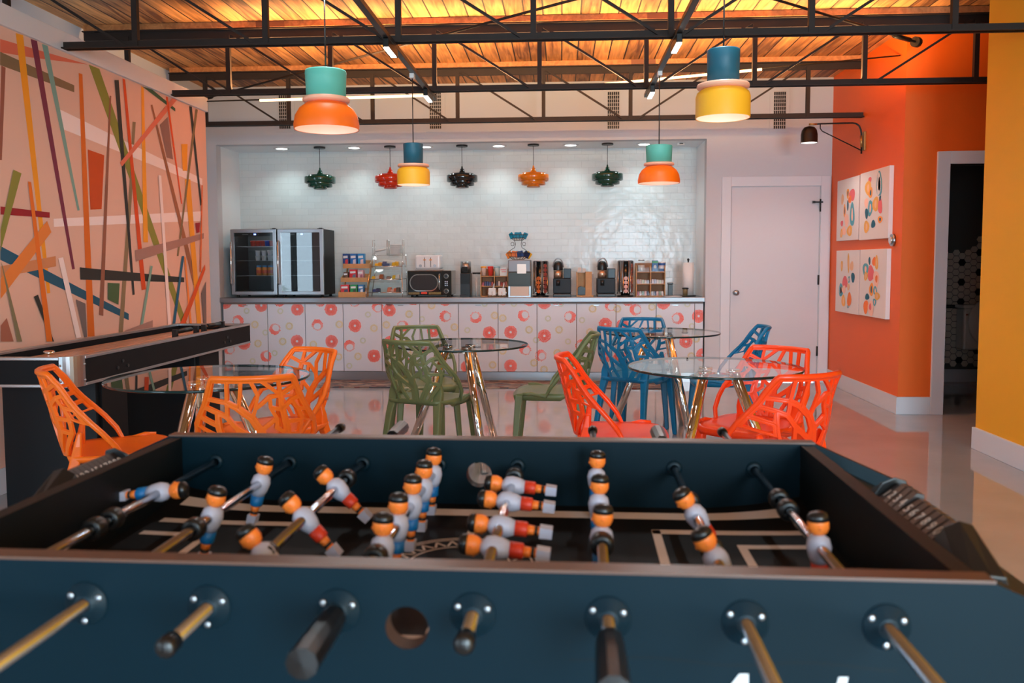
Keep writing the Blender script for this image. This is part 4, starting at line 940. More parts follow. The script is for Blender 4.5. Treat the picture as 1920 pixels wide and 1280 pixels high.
# long walls: profile seen along the length, top edge drops at both ends over the score shelves
rods_px = [None, (163, 1137), (393, 1145), (635, 1152), (887, 1157), (1140, 1167), (1397, 1175), (1662, 1183)]
YN = -HW-FT
rx = []
for i, q in enumerate(rods_px):
    if q is None: rx.append(None); continue
    d_ = ray(*q); o_ = Vector((0, 0, CAMH)); n_ = Matrix.Rotation(FR, 3, 'Z') @ Vector((0, 1, 0)); k_ = (FC+n_*YN-o_).dot(n_)/Vector(d_).dot(n_)
    rx.append(FL_(o_+Vector(d_)*k_).x)
rx[0] = rx[1]-(rx[7]-rx[1])/6
hole_p = (763, 1177); d_ = ray(*hole_p); k_ = (FC+n_*YN-Vector((0, 0, CAMH))).dot(n_)/Vector(d_).dot(n_); hp = FL_(Vector((0, 0, CAMH))+Vector(d_)*k_)
hole_x, hole_z, hole_r = hp.x, hp.z, 0.026
def long_wall(y0, y1, name):
    """wall with a round ball-entry hole, built as a plate around the hole"""
    m = MB(); n_ = 32
    xa, xb = hole_x-0.06, hole_x+0.06; zb_, zc = hole_z-0.06, RT
    E = HL+FT
    def cap(y): pass
    def slab(x0, x1, z0, z1): m.box(x0, x1, y0, y1, z0, z1)
    slab(-E, xa, 0.50, RT); slab(xb, E, 0.50, RT); slab(xa, xb, 0.50, zb_)
    for s in (-1, 1):
        m.prism([(s*E, 0.50), (s*(E+SHELF*0.55), 0.62), (s*(E+SHELF), 0.79), (s*(E+SHELF), 0.815), (s*E, RT)], 'y', y0, y1)
    sq = []; ci = []
    for k in range(n_):
        a = 2*PI*k/n_+PI/4
        c_, s_ = math.cos(a), math.sin(a); ci.append((hole_x+hole_r*c_, hole_z+hole_r*s_))
        mx_ = max(abs(c_), abs(s_)); qx, qz = hole_x+0.06*c_/mx_, hole_z+0.06*s_/mx_
        if abs(s_) >= abs(c_)-1e-9 and s_ > 0: qz = zc
        elif s_ > 0: qz = hole_z+(qz-hole_z)*(zc-hole_z)/0.06
        sq.append((qx, qz))
    vs = [(x, y0, z) for x, z in sq]+[(x, y0, z) for x, z in ci]+[(x, y1, z) for x, z in sq]+[(x, y1, z) for x, z in ci]
    fs = []
    for k in range(n_):
        j = (k+1) % n_
        fs += [(k, j, n_+j, n_+k), (2*n_+j, 2*n_+k, 3*n_+k, 3*n_+j), (n_+k, n_+j, 3*n_+j, 3*n_+k)]
    m.add(vs, fs)
    o = m.build(name, [M_FB], ft)
    MB().box(-E, E, y0+0.0005, y1-0.0005, RT-0.0001, RT+0.0035).build('top_edge', M_FBR, o)
    return o
long_wall(-HW-FT, -HW, 'near_panel'); long_wall(HW, HW+FT, 'far_panel')
for s in (-1, 1):
    MB().box(s*HL, s*(HL+FT*0.85), -HW, HW, 0.50, RT-0.002).build('end_panel', M_FI, ft)
    x0, x1 = s*(HL+FT*0.85), s*(HL+FT+SHELF)
    MB().prism([(x0, 0.55), (x1, 0.755), (x1, 0.785), (x0, 0.878)], 'y', -HW, HW).build('score_shelf', M_FB, ft)
    xc = s*(HL+FT+0.062); zc = 0.858; ST = -1 if s > 0 else 1
    blk = ((0.125, 0.20), (-0.215, -0.115)) if s > 0 else ((0.265, 0.335), (0.02, 0.10))
    ms = [0.112-0.0225*i for i in range(10)] if s > 0 else [0.118+0.0155*i for i in range(10)]
    body = MB().box(xc-0.03, xc+0.03, blk[1][0]+0.01, blk[0][1]-0.01, zc-0.03, zc-0.012)
    for y0_, y1_ in blk:
        prf = [(-0.03, -0.03), (-0.026, 0.004), (-0.012, 0.026), (0.010, 0.036), (0.030, 0.030), (0.036, -0.03)]
        far = (y0_ == blk[0][0]); lo_, hi_ = (1.0, 0.35) if far else (0.35, 1.0)
        body.hexa([(xc+s*u, y0_, zc-0.03+(v+0.03)*lo_) for u, v in prf], [(xc+s*u, y1_, zc-0.03+(v+0.03)*hi_) for u, v in prf])
    so = body.build('score_counter', M_BLACK, ft, 0.003, 3)
    for y_ in (blk[0][0]+0.008, blk[1][1]-0.008): MB().tube([(xc-s*0.055, y_, zc-0.004), (xc-s*0.028, y_, zc-0.004)], 0.006, 8).sphere((xc-s*0.058, y_, zc-0.004), 0.008, 8).build('clamp_screw', M_BLACK, so)
    MB().tube([(xc, blk[1][1], zc), (xc, blk[0][0], zc)], 0.005, 8).build('counter_rod', M_CHROME, so)
    M_NUM = mat('score_marker_white', (224, 214, 208), 0.5)
    import bmesh
    for i, y in enumerate(ms):
        hw_ = 0.0088 if s > 0 else 0.0072; up = 0.006 if (s > 0 and i in (1, 2, 3)) else 0.0
        q_ = [(-0.030, -0.012), (-0.027, -0.004), (0.012, 0.026+up), (0.022, 0.024+up), (0.026, -0.012)]
        mk = MB().hexa([(xc+s*u, y-hw_, zc+v) for u, v in q_], [(xc+s*u, y+hw_, zc+v) for u, v in q_])
        ob = mk.build('score_marker', mat('score_marker_brown', (42, 29, 24), 0.35), so)
        f = bpy.data.curves.new('score_number', 'FONT'); f.body = str((i+1) % 10); f.size = 0.024; f.align_x = 'CENTER'; f.align_y = 'CENTER'; f.extrude = 0.0004
        fo = bpy.data.objects.new('score_number', f); COL.objects.link(fo)
        bpy.context.view_layer.update(); dg = bpy.context.evaluated_depsgraph_get(); me = bpy.data.meshes.new_from_object(fo.evaluated_get(dg)); bpy.data.objects.remove(fo)
        ax_ = Vector((0, ST, 0)); ay_ = Vector((s*0.039, 0, 0.030+up)).normalized(); az_ = ax_.cross(ay_)
        if az_.z < 0: ax_ = -ax_; az_ = ax_.cross(ay_)
        pc_ = Vector((xc-s*0.0075, y, zc+0.011+up*0.5))+az_*0.0005
        me.transform(Matrix(((ax_.x, ay_.x, az_.x, pc_.x), (ax_.y, ay_.y, az_.y, pc_.y), (ax_.z, ay_.z, az_.z, pc_.z), (0, 0, 0, 1))))
        b_ = bmesh.new(); b_.from_mesh(ob.data); ob.data.materials.append(M_NUM); nf = len(b_.faces); b_.from_mesh(me); b_.faces.ensure_lookup_table()
        for fc in b_.faces[nf:]: fc.material_index = 1
        b_.to_mesh(ob.data); b_.free(); bpy.data.meshes.remove(me)
# playing field with white lines; corners ramp up
def fz(x, y):
    k = max(0, abs(x)-0.40)/(HL-0.40); q = max(0, abs(y)-0.20)/(HW-0.20); return FZ+0.028*(k**2)*(0.15+0.85*q)
pf = MB(); nx_, ny_ = 40, 20; vs = []
for j in range(ny_+1):
    for i in range(nx_+1):
        x = -HL+2*HL*i/nx_; y = -HW+2*HW*j/ny_; vs.append((x, y, fz(x, y)))
pf.add(vs, [(j*(nx_+1)+i, j*(nx_+1)+i+1, (j+1)*(nx_+1)+i+1, (j+1)*(nx_+1)+i) for j in range(ny_) for i in range(nx_)], 0, True)
def line(x0, y0, x1, y1, w, m=1):
    n_ = max(1, int(max(abs(x1-x0), abs(y1-y0))/0.03)); L = math.hypot(x1-x0, y1-y0); ex, ey = -(y1-y0)/L*w/2, (x1-x0)/L*w/2
    for i in range(n_):
        a, b = i/n_, (i+1)/n_; p = (x0+(x1-x0)*a, y0+(y1-y0)*a); q = (x0+(x1-x0)*b, y0+(y1-y0)*b)
        pf.poly([(u, v, fz(u, v)+0.0012) for u, v in ((p[0]-ex, p[1]-ey), (q[0]-ex, q[1]-ey), (q[0]+ex, q[1]+ey), (p[0]+ex, p[1]+ey))], m)
for s in (-1, 1):
    line(-0.6, s*0.285, 0.6, s*0.285, 0.042); line(s*0.337, -0.185, s*0.337, 0.20, 0.016); line(s*0.33, 0.19, s*0.6, 0.19, 0.024); line(s*0.33, -0.185, s*0.6, -0.185, 0.024)
    line(s*0.477, -0.10, s*0.477, 0.125, 0.015); line(s*0.47, 0.115, s*0.6, 0.115, 0.02); line(s*0.47, -0.1, s*0.6, -0.1, 0.02)
line(0, -0.28, 0, -0.13, 0.014); line(0, 0.13, 0, 0.28, 0.014)
for r in (0.13, 0.122, 0.085):
    for k in range(48):
        a, b = 2*PI*k/48, 2*PI*(k+1)/48; line(r*math.cos(a), r*math.sin(a), r*math.cos(b), r*math.sin(b), 0.0035)
for k in range(11):
    a = PI*(0.12+0.076*k); c_, s_ = math.cos(a), math.sin(a); r0, r1 = 0.092, 0.115
    for sg in (-1, 1):
        line(r0*math.cos(a+sg*0.10), r0*math.sin(a+sg*0.10), r1*c_, r1*s_, 0.004)
pf.build('playfield', [mat('playfield_black', (14, 13, 13), 0.6, spec=0.2), mat('playfield_line', (230, 214, 206), 0.5)], ft)
MB().box(-HL, HL, -HW, HW, 0.52, 0.54).build('bottom_panel', M_FI, ft)
for sx in (-1, 1):
    for sy_ in (-1, 1):
        MB().hexa([(sx*0.60-0.045, sy_*0.32-0.045, 0), (sx*0.60+0.045, sy_*0.32-0.045, 0), (sx*0.60+0.045, sy_*0.32+0.045, 0), (sx*0.60-0.045, sy_*0.32+0.045, 0)],
                  [(sx*0.58-0.06, sy_*0.30-0.06, 0.52), (sx*0.58+0.06, sy_*0.30-0.06, 0.52), (sx*0.58+0.06, sy_*0.30+0.06, 0.52), (sx*0.58-0.06, sy_*0.30+0.06, 0.52)]).build('leg', M_FB, ft, 0.006)
MB().lathe([(0.0258, 0.001), (0.0258, FT*0.98)], (hole_x, -HW-FT+0.0, hole_z), 32, 0, 'y').build('ball_hole_liner', mat('hole_liner_wood', (84, 56, 42), 0.7), ft)
# dark emblem with white lettering, cut off by the picture's lower edge
em = MB(); n_ = 24
for k in range(n_):
    a, b = k/n_, (k+1)/n_; xa, xb = 0.185+0.37*a, 0.185+0.37*b
    def ez(u): return 0.801-0.003*math.cos(u*4*PI)
    em.poly([(xa, YN-0.0006, ez(a)-0.0016), (xb, YN-0.0006, ez(b)-0.0016), (xb, YN-0.0006, ez(b)), (xa, YN-0.0006, ez(a))], 0)
def elem(px, py):
    d_ = ray(px, py); n2 = Matrix.Rotation(FR, 3, 'Z') @ Vector((0, 1, 0)); k2 = (FC+n2*YN-Vector((0, 0, CAMH))).dot(n2)/Vector(d_).dot(n2); q = FL_(Vector((0, 0, CAMH))+Vector(d_)*k2); return (q.x, YN-0.0012, q.z)
em.poly([elem(1386, 1262), elem(1403, 1262), elem(1403, 1330), elem(1386, 1330), elem(1386, 1300), elem(1356, 1300)], 1)
em.poly([elem(1572, 1268), elem(1590, 1268), elem(1586, 1285), elem(1590, 1330), elem(1560, 1330), elem(1568, 1285)], 1)
em.build('front_emblem', [mat('emblem_dark', (4, 18, 24), 0.5, spec=0.2), mat('emblem_white', (224, 226, 228), 0.4)], ft)

# rods
M_ROD = mat('rod_chrome', (186, 190, 198), 0.14, metal=1.0); M_GRIP = mat('grip_black', (24, 20, 19), 0.3); M_BEAR = mat('bearing_black', (8, 32, 42), 0.4, spec=0.2)
M_SKIN = mat('figure_skin', (255, 132, 48), 0.45); M_HAIR = mat('figure_hair', (24, 22, 22), 0.3); M_SHIRT = mat('figure_shirt', (188, 188, 206), 0.5)
M_SB_ = mat('figure_shorts_blue', (6, 110, 176), 0.45); M_SR = mat('figure_shorts_red', (222, 58, 30), 0.45); M_SOCK = mat('figure_sock_black', (22, 20, 20), 0.5)
def figure_mesh(short):
    m = MB()
    def ring(z, w, d, y=0): return [(w*math.cos(a)*1.0, d*math.sin(a)+y, z) for a in [2*PI*k/14 for k in range(14)]]
    def stack(rs, mi):
        vs = []; 
        for r_ in rs: vs += r_
        fs = [tuple(range(13, -1, -1)), tuple(range((len(rs)-1)*14, len(rs)*14))]
        for j in range(len(rs)-1):
            for k in range(14): fs.append((j*14+k, j*14+(k+1) % 14, (j+1)*14+(k+1) % 14, (j+1)*14+k))
        m.add(vs, fs, mi, True)
    # local frame: z up through the head, rod along y
    stack([ring(-0.024, 0.0115, 0.0125), ring(-0.014, 0.0155, 0.0155), ring(0.0, 0.018, 0.0178), ring(0.011, 0.0155, 0.0165), ring(0.017, 0.0085, 0.012), ring(0.019, 0.006, 0.007)], 2)
    stack([ring(0.017, 0.0065, 0.0065), ring(0.021, 0.0125, 0.0105), ring(0.028, 0.0155, 0.0125), ring(0.035, 0.0155, 0.013), ring(0.040, 0.0145, 0.0125)], 0)
    m.sphere((-0.0135, 0, 0.028), 0.0035, 8, 0); m.sphere((0.0, 0.012, 0.03), 0.0032, 8, 0); m.sphere((0.0, -0.012, 0.03), 0.0032, 8, 0)
    m.sphere((-0.0115, 0.005, 0.032), 0.0018, 6, 1); m.sphere((-0.0115, -0.005, 0.032), 0.0018, 6, 1)
    stack([ring(0.0385, 0.0155, 0.0135), ring(0.044, 0.0155, 0.0135), ring(0.049, 0.0125, 0.0115), ring(0.0515, 0.006, 0.006)], 1)
    m.sphere((0.006, 0, 0.041), 0.0085, 10, 1, (0.8, 1.3, 0.9))
    stack([ring(-0.044, 0.0105, 0.0115), ring(-0.042, 0.0118, 0.0125), ring(-0.024, 0.0122, 0.013)], 3)
    stack([ring(-0.056, 0.0068, 0.0085), ring(-0.044, 0.0082, 0.0095)], 0); stack([ring(-0.060, 0.007, 0.0088), ring(-0.055, 0.007, 0.0088)], 4)
    stack([ring(-0.064, 0.0068, 0.0086), ring(-0.060, 0.0068, 0.0086)], 0)
    m.hexa([(-0.0075, -0.011, -0.083), (0.0075, -0.011, -0.083), (0.0075, 0.011, -0.083), (-0.0075, 0.011, -0.083)], [(-0.0085, -0.0105, -0.063), (0.0085, -0.0105, -0.063), (0.0085, 0.0105, -0.063), (-0.0085, 0.0105, -0.063)], 2)
    o = m.build('player_figure', [M_SKIN, M_HAIR, M_SHIRT, short, M_SOCK]); return o
fig = {0: figure_mesh(M_SB_), 1: figure_mesh(M_SR)}
fd = {k: o.data for k, o in fig.items()}
for o in fig.values(): bpy.data.objects.remove(o)
TEAM = [0, 0, 1, 0, 1, 0, 1, 1]
TILT = [84, 14, -42, 3, -84, 3, -30, -3]     # degrees about the rod: + swings the feet to the left
MEN = {0: [(300, 922)], 1: [(503, 905), (405, 968)], 2: [(650, 915), (594, 972), (520, 1042)], 3: [(825, 888), (806, 914), (784, 945), (760, 984), (735, 1026)],
       4: [(966, 910), (950, 940), (932, 986), (912, 1026), (885, 1085)], 5: [(1116, 894), (1120, 944), (1126, 1008)], 6: [(1302, 966), (1345, 1050)], 7: [(1527, 1024)]}
BUMP = {0: [(205, 972), (172, 990)], 1: [(395, 992)], 2: [(655, 897), (520, 1040)], 3: [(715, 1045)], 4: [(968, 893)], 5: [(1125, 1020)], 6: [(1290, 940), (1335, 1030)], 7: [(1447, 935), (1462, 955)]}
EXT = {0: (-0.70, 0.49), 1: (-0.70, 0.725), 2: (-0.485, 0.72), 3: (-0.50, 0.46), 4: (-0.455, 0.57), 5: (-0.54, 0.725), 6: (-0.60, 0.66), 7: (-0.72, 0.725)}
HAND = {0: -0.62, 1: -0.62, 3: -0.395, 5: -0.43, 7: -0.64, 2: 0.62, 4: 0.45, 6: 0.60}
for i in range(8):
    X = rx[i]; a_, b_ = EXT[i]
    def yrod(px, py):
        w = atz(px, py, RZ); return FL_(w).y
    ro = MB().tube([(X, a_, RZ), (X, b_, RZ)], 0.0078, 14).build('rod', M_ROD, ft)
    for j, (px, py) in enumerate(MEN[i]):
        y = max(-HW+0.03, min(HW-0.03, yrod(px, py)))
        fo = bpy.data.objects.new('player_figure', fd[TEAM[i]]); COL.objects.link(fo); fo.parent = ro; fo.location = (X, y, RZ); fo.rotation_euler = (0, math.radians(TILT[i]+(j*4-4 if i in (2, 6) else 0)), 0)
    for px, py in BUMP[i]:
        y = max(-HW+0.012, min(HW-0.012, yrod(px, py)))
        MB().lathe([(0.009, y-0.012), (0.016, y-0.012), (0.0175, y-0.008), (0.0175, y+0.008), (0.016, y+0.012), (0.009, y+0.012)], (X, 0, RZ), 18, 0, 'y').build('rubber_bumper', M_BLACK, ro)
    for sg in (-1, 1):
        yw = sg*(HW+FT) ; m = MB()
        m.lathe([(0.0085, sg*0.008), (0.0125, sg*0.008), (0.0135, sg*0.004), (0.026, sg*0.003), (0.027, 0.0), (0.027, -sg*0.001)], (X, yw, RZ), 28, 0, 'y')
        m.lathe([(0.0085, -sg*(FT+0.006)), (0.014, -sg*(FT+0.006)), (0.0165, -sg*FT), (0.0165, -sg*FT+sg*0.003)], (X, yw, RZ), 20, 0, 'y')
        for q in ((-0.0175, 0.0105), (0.0175, 0.0085), (-0.001, -0.0205)): m.sphere((X+q[0], yw+sg*0.004, RZ+q[1]), 0.0042, 10, 1, (1, 0.5, 1))
        m.build('rod_bearing', [M_BEAR, M_STAINLESS], ft)
    h = HAND[i]; sg = -1 if h < 0 else 1
    h0 = h; h1 = h+sg*0.115
    MB().lathe([(0.0085, h0), (0.0145, h0), (0.0155, h0+sg*0.006), (0.0165, h0+sg*0.03), (0.0175, h0+sg*0.09), (0.0175, h1), (0.001, h1+sg*0.002)], (X, 0, RZ), 10, 0, 'y', False).build('handle', M_GRIP, ro)
    e_ = b_ if sg < 0 else a_; se = -sg
    MB().lathe([(0.0085, e_-se*0.02), (0.0112, e_-se*0.018), (0.012, e_), (0.009, e_+se*0.004), (0.001, e_+se*0.005)], (X, 0, RZ), 16, 0, 'y').build('end_cap', M_GRIP, ro)
# ------------------------------------------------------------------ things on the counter
def X_(px, Y): return aty(px, 540, Y).x
def Z_(py, Y, px=960): return aty(px, py, Y).z
M_FRB = mat('fridge_black', (15, 17, 19), 0.5, spec=0.3); M_DARKIN = mat('fridge_inside', (34, 38, 40), 0.6)
M_FGL = glassmat('fridge_glass', (0.72, 0.76, 0.76), 1.0, 2.7)
def fridge(pl, pr, label, gl=None):
    Y0 = 8.93; x0, x1 = X_(pl, Y0), X_(pr, Y0); c = (x0+x1)/2; w = (x1-x0)/2; H = 0.735; D = 0.46
    t = thing('glass_door_fridge', label, 'mini fridge', (c, Y0, CT+0.0005), 0, 'glass door fridges on the counter')
    MB().box(-w, -w+0.03, 0.045, D, 0.025, H).box(w-0.03, w, 0.045, D, 0.025, H).box(-w+0.03, w-0.03, 0.045, D, H-0.03, H).box(-w+0.03, w-0.03, 0.045, D, 0.025, 0.07).box(-w+0.03, w-0.03, D-0.03, D, 0.07, H-0.03, 1).build('body', [M_FRB, M_DARKIN], t)
    for sx in (-1, 1):
        for yy in (0.08, D-0.05): MB().cyl((sx*(w-0.04), yy, 0), 0.016, 0.025, 10).build('foot', M_BLACK, t)
    fw = 0.036
    d = MB().box(-w, -w+fw, 0, 0.04, 0.03, H).box(w-fw, w, 0, 0.04, 0.03, H).box(-w+fw, w-fw, 0, 0.04, 0.03, 0.03+fw).box(-w+fw, w-fw, 0, 0.04, H-fw, H).build('door', M_STAINLESS, t, 0.003)
    MB().box(-w+fw, w-fw, 0.012, 0.020, 0.03+fw, H-fw).build('glass_pane', gl or M_FGL, d)
    MB().tube([(-w+0.012, 0.0, 0.14), (-w+0.012, -0.032, 0.155), (-w+0.012, -0.032, 0.595), (-w+0.012, 0.0, 0.61)], 0.009, 8).build('handle', M_CHROME, d)
    ds = MB().box(-w+fw, w-fw, 0.021, 0.03, H-fw-0.038, H-fw, 0).box(0.0, 0.025, 0.0195, 0.021, H-fw-0.026, H-fw-0.01, 1)
    for k in (-0.13, -0.07, -0.035, 0.05): ds.box(k, k+(0.06 if k < -0.1 else 0.008), 0.0197, 0.021, H-fw-0.021, H-fw-0.014, 2)
    ds.build('control_strip', [M_BLACK, mat('fridge_digits', (60, 80, 255), 0.4, emit=(0.25, 0.35, 1.0), estr=4), mat('panel_print', (120, 122, 124), 0.5)], d)
    for z in (0.235, 0.40, 0.555):
        m = MB()
        for k in range(5): m.box(-w+0.03, w-0.03, 0.08+k*0.085, 0.084+k*0.085, z-0.003, z)
        m.box(-w+0.03, -w+0.034, 0.08, 0.424, z-0.004, z-0.001).box(w-0.034, w-0.03, 0.08, 0.424, z-0.004, z-0.001).build('wire_shelf', M_STAINLESS, t)
    MB().cyl((w-0.03, 0.03, H), 0.02, 0.012, 12).box(w-0.06, w+0.0, 0.0, 0.06, H, H+0.006).build('top_hinge', M_BLACK, t)
    return c, w, Y0
c1, w1, Y0 = fridge(434.5, 519.5, 'left glass door mini fridge with steel frame, holding cups and jars', glassmat('clear_fridge_glass', (0.8, 0.83, 0.83), 1.0, 1.35))
area('fridge_lamp', (c1, Y0+0.10, CT+0.695), (0.5, 0, 0), 0.36, 0.04, 1.6, (0.92, 0.96, 1.0))
c2, w2, _ = fridge(522, 607, 'right glass door mini fridge with steel frame, mirroring the windows')
def cup_mesh(r0, r1, h, lid):
    m = MB().lathe([(0.001, 0), (r0, 0), (r1, h), (r1+0.002, h), (r1+0.002, h+0.003)], n=16).lathe([(r1+0.002, h+0.003), (0.001, h+0.003)], n=16, m=1, smooth=False); return m
def lay(name, mb, mats, label, cat, group, locs):
    o = mb.build(name, mats); o.location = locs[0][0]; tag(o, locs[0][1] if len(locs[0]) > 1 else label, cat, group)
    for l in locs[1:]:
        q = o.copy(); COL.objects.link(q); q.location = l[0]; q['label'] = l[1] if len(l) > 1 else label
    return o
zs = CT+0.0005
M_CUPW = mat('yogurt_white', (226, 226, 228), 0.4); M_CUPL = mat('yogurt_lid', (70, 100, 190), 0.35)
xs4 = [c1+0.0, c1+0.07, c1+0.135, c1+0.19]
lay('yogurt_cup', cup_mesh(0.022, 0.028, 0.05, 1), [M_CUPW, M_CUPL], 'small white yogurt cup on the middle shelf of the left fridge', 'cup', 'yogurt cups in the left fridge',
    [((x, Y0+0.13, zs+0.4005),) for x in xs4]+[((x, Y0+0.13, zs+0.455),) for x in xs4])
lay('fruit_jar', MB().lathe([(0.001, 0), (0.03, 0), (0.03, 0.085), (0.024, 0.093)], n=16).lathe([(0.0305, 0.025), (0.0305, 0.06)], n=16, m=1).lathe([(0.026, 0.09), (0.027, 0.11), (0.001, 0.112)], n=16, m=2),
    [mat('jar_orange', (206, 130, 60), 0.25), mat('jar_label', (190, 74, 40), 0.5), mat('jar_lid', (40, 110, 160), 0.4)], 'orange filled jar with blue lid on lower shelf of the left fridge', 'jar', 'jars in the left fridge',
    [((x, Y0+0.13, zs+0.2355),) for x in (c1+0.01, c1+0.075, c1+0.14, c1+0.2)])
lay('gelatin_cup', cup_mesh(0.024, 0.03, 0.055, 1), [mat('gelatin_red', (196, 70, 58), 0.3), mat('gelatin_lid', (220, 190, 180), 0.4)], 'red snack cup on the top shelf of the left fridge', 'cup', 'red cups in the left fridge',
    [((x, Y0+0.13, zs+0.5555),) for x in (c1-0.05, c1+0.005, c1+0.06, c1+0.16)])
lay('blue_cup', cup_mesh(0.024, 0.03, 0.055, 1), [mat('cup_blue', (44, 80, 190), 0.3), mat('cup_bluelid', (120, 140, 210), 0.4)], 'blue snack cup among red ones on the top shelf of the left fridge', 'cup', 'blue cups in the left fridge',
    [((x, Y0+0.13, zs+0.5555),) for x in (c1+0.11, c1+0.205)])

# three-tier wooden snack rack and its boxes
YR = 9.0; xa, xb = X_(634, YR), X_(685, YR); cxr = (xa+xb)/2; wr = (xb-xa)/2
t = thing('snack_rack', 'three tier light wood snack rack right of the fridges', 'rack', (cxr, YR, CT+0.0005))
tiers = [(0.0, 0.0), (0.155, 0.11), (0.305, 0.22)]
for z, y in tiers:
    MB().box(-wr, wr, y, y+0.011, z+(0.006 if z else 0), z+0.055).box(-wr, wr, y+0.15, y+0.16, z+0.006, z+0.095).box(-wr, wr, y+0.011, y+0.15, z+(0.006 if z else 0), z+0.016).prism([(y+0.011, z+0.016), (y+0.15, z+0.016), (y+0.15, z+0.095), (y+0.011, z+0.055)], 'x', -wr, -wr+0.01).prism([(y+0.011, z+0.016), (y+0.15, z+0.016), (y+0.15, z+0.095), (y+0.011, z+0.055)], 'x', wr-0.01, wr).build('tray', M_BEECH, t)
for sx in (-1, 1):
    MB().prism([(0.13, 0.0), (0.16, 0), (0.38, 0.31), (0.35, 0.31)], 'x', sx*wr*0.9-0.005, sx*wr*0.9+0.005).build('side_support', M_BEECH, t)
def pack(px0, px1, py0, tier, rgb, accent, label, kind='snack_box', d=0.08):
    z, y = tiers[tier]; Yp = YR+y+0.03; x0, x1 = X_(px0, Yp), X_(px1, Yp); zt = Z_(py0, Yp)
    t = thing(kind, label, 'snack box', ((x0+x1)/2, Yp, CT+0.0005+z+0.0165), 0, 'snack boxes on the wooden rack')
    h = zt-(CT+z+0.017); w = (x1-x0)/2-0.003
    MB().box(-w, w, 0, d, 0, h).build('carton', mat('carton_%d_%d_%d' % rgb, rgb, 0.4), t, 0.002)
    m = MB().poly([(-w*0.2, -0.0008, h*0.2), (w*0.75, -0.0008, h*0.2), (w*0.75, -0.0008, h*0.62), (-w*0.1, -0.0008, h*0.55)], 0)
    m.poly([(-w*0.8, -0.0008, h*0.66), (w*0.7, -0.0008, h*0.68), (w*0.7, -0.0008, h*0.86), (-w*0.8, -0.0008, h*0.84)], 1); m.build('printed_panel', [mat('accent_%d_%d_%d' % accent, accent, 0.4), mat('accent_white', (226, 226, 230), 0.5)], t)
pack(643, 655, 474, 2, (16, 66, 140), (206, 50, 60), 'dark blue snack box at left of the top tier')
pack(657, 670, 474, 2, (18, 104, 180), (220, 200, 210), 'mid blue snack box in middle of the top tier')
pack(671, 684, 474, 2, (24, 136, 200), (230, 190, 190), 'light blue snack box at right of the top tier')
pack(655, 669.5, 504, 1, (206, 30, 44), (90, 110, 130), 'red snack box on the middle tier')
pack(670.5, 682, 505, 1, (206, 160, 172), (150, 90, 110), 'pale pink snack box on the middle tier')
pack(644, 653.5, 509, 1, (92, 62, 44), (130, 90, 60), 'brown snack packet on the middle tier')
pack(638, 654.5, 533, 0, (206, 52, 62), (70, 80, 110), 'red snack box at left of the bottom tier')
pack(656, 669.5, 533, 0, (36, 150, 84), (60, 80, 70), 'green snack box on the bottom tier')
pack(671, 682, 533, 0, (44, 116, 178), (220, 220, 226), 'blue snack box at right of the bottom tier')

# clear three-tier pastry display with chrome frame
YP = 8.95; xa, xb = X_(684, YP), X_(757, YP); cp = (xa+xb)/2; wp = (xb-xa)/2-0.02
t = thing('pastry_display', 'clear acrylic three tier pastry display on chrome frame', 'display case', (cp, YP, CT+0.0005))
pt = [(0.055, 0.0, 1.0), (0.195, 0.06, 0.95), (0.335, 0.12, 0.88)]
for k, (z, y, sc_) in enumerate(pt):
    w = wp*sc_
    MB().box(-w, w, y, y+0.26, z-0.005, z).build('tray', M_ACRYL, t)
    pr_ = [(y+0.006, z), (y+0.0, z+0.03), (y+0.012, z+0.07), (y+0.045, z+0.1), (y+0.09, z+0.112), (y+0.26, z+0.112)]
    m = MB()
    for a, b in zip(pr_[:-1], pr_[1:]):
        m.hexa([(-w, a[0], a[1]), (w, a[0], a[1]), (w, a[0]+0.003, a[1]-0.003), (-w, a[0]+0.003, a[1]-0.003)], [(-w, b[0], b[1]), (w, b[0], b[1]), (w, b[0]+0.003, b[1]-0.003), (-w, b[0]+0.003, b[1]-0.003)])
    m.build('curved_cover', M_ACRYL, t)
    MB().tube([(-w-0.006, y, z-0.004), (w+0.006, y, z-0.004)], 0.004, 6).tube([(-w-0.006, y+0.26, z-0.004), (w+0.006, y+0.26, z-0.004)], 0.004, 6).build('tray_rail', M_CHROME, t)
for sx in (-1, 1):
    MB().tube([(sx*(wp+0.006), 0.0, 0.0), (sx*(wp+0.006), 0.0, 0.055), (sx*wp*0.95, 0.06, 0.195), (sx*wp*0.9, 0.12, 0.335), (sx*wp*0.88, 0.2, 0.46)], 0.0045, 6).tube([(sx*(wp+0.006), 0.27, 0), (sx*wp*0.9, 0.38, 0.335), (sx*wp*0.88, 0.38, 0.46)], 0.0045, 6).build('frame_leg', M_CHROME, t)
MB().cyl((wp*0.98, 0.12, 0.36), 0.012, 0.02, 10, 0, 'y').build('knob', M_CHROME, t)
SN = [(0, -0.12, (40, 60, 120)), (0, -0.085, (34, 46, 84)), (0, 0.04, (206, 120, 90)), (0, 0.075, (200, 160, 150)), (0, 0.11, (190, 90, 60)), (0, 0.135, (90, 70, 60)),
      (1, -0.15, (226, 170, 30)), (1, -0.105, (200, 190, 180)), (1, -0.06, (160, 80, 40)), (1, 0.02, (150, 120, 110)), (1, 0.09, (230, 180, 40)), (1, 0.125, (200, 200, 200)),
      (2, -0.135, (230, 170, 20)), (2, -0.095, (220, 150, 30)), (2, -0.04, (50, 80, 130)), (2, 0.0, (60, 90, 140)), (2, 0.08, (226, 170, 30)), (2, 0.115, (220, 160, 20))]
TN = ('bottom', 'middle', 'top')
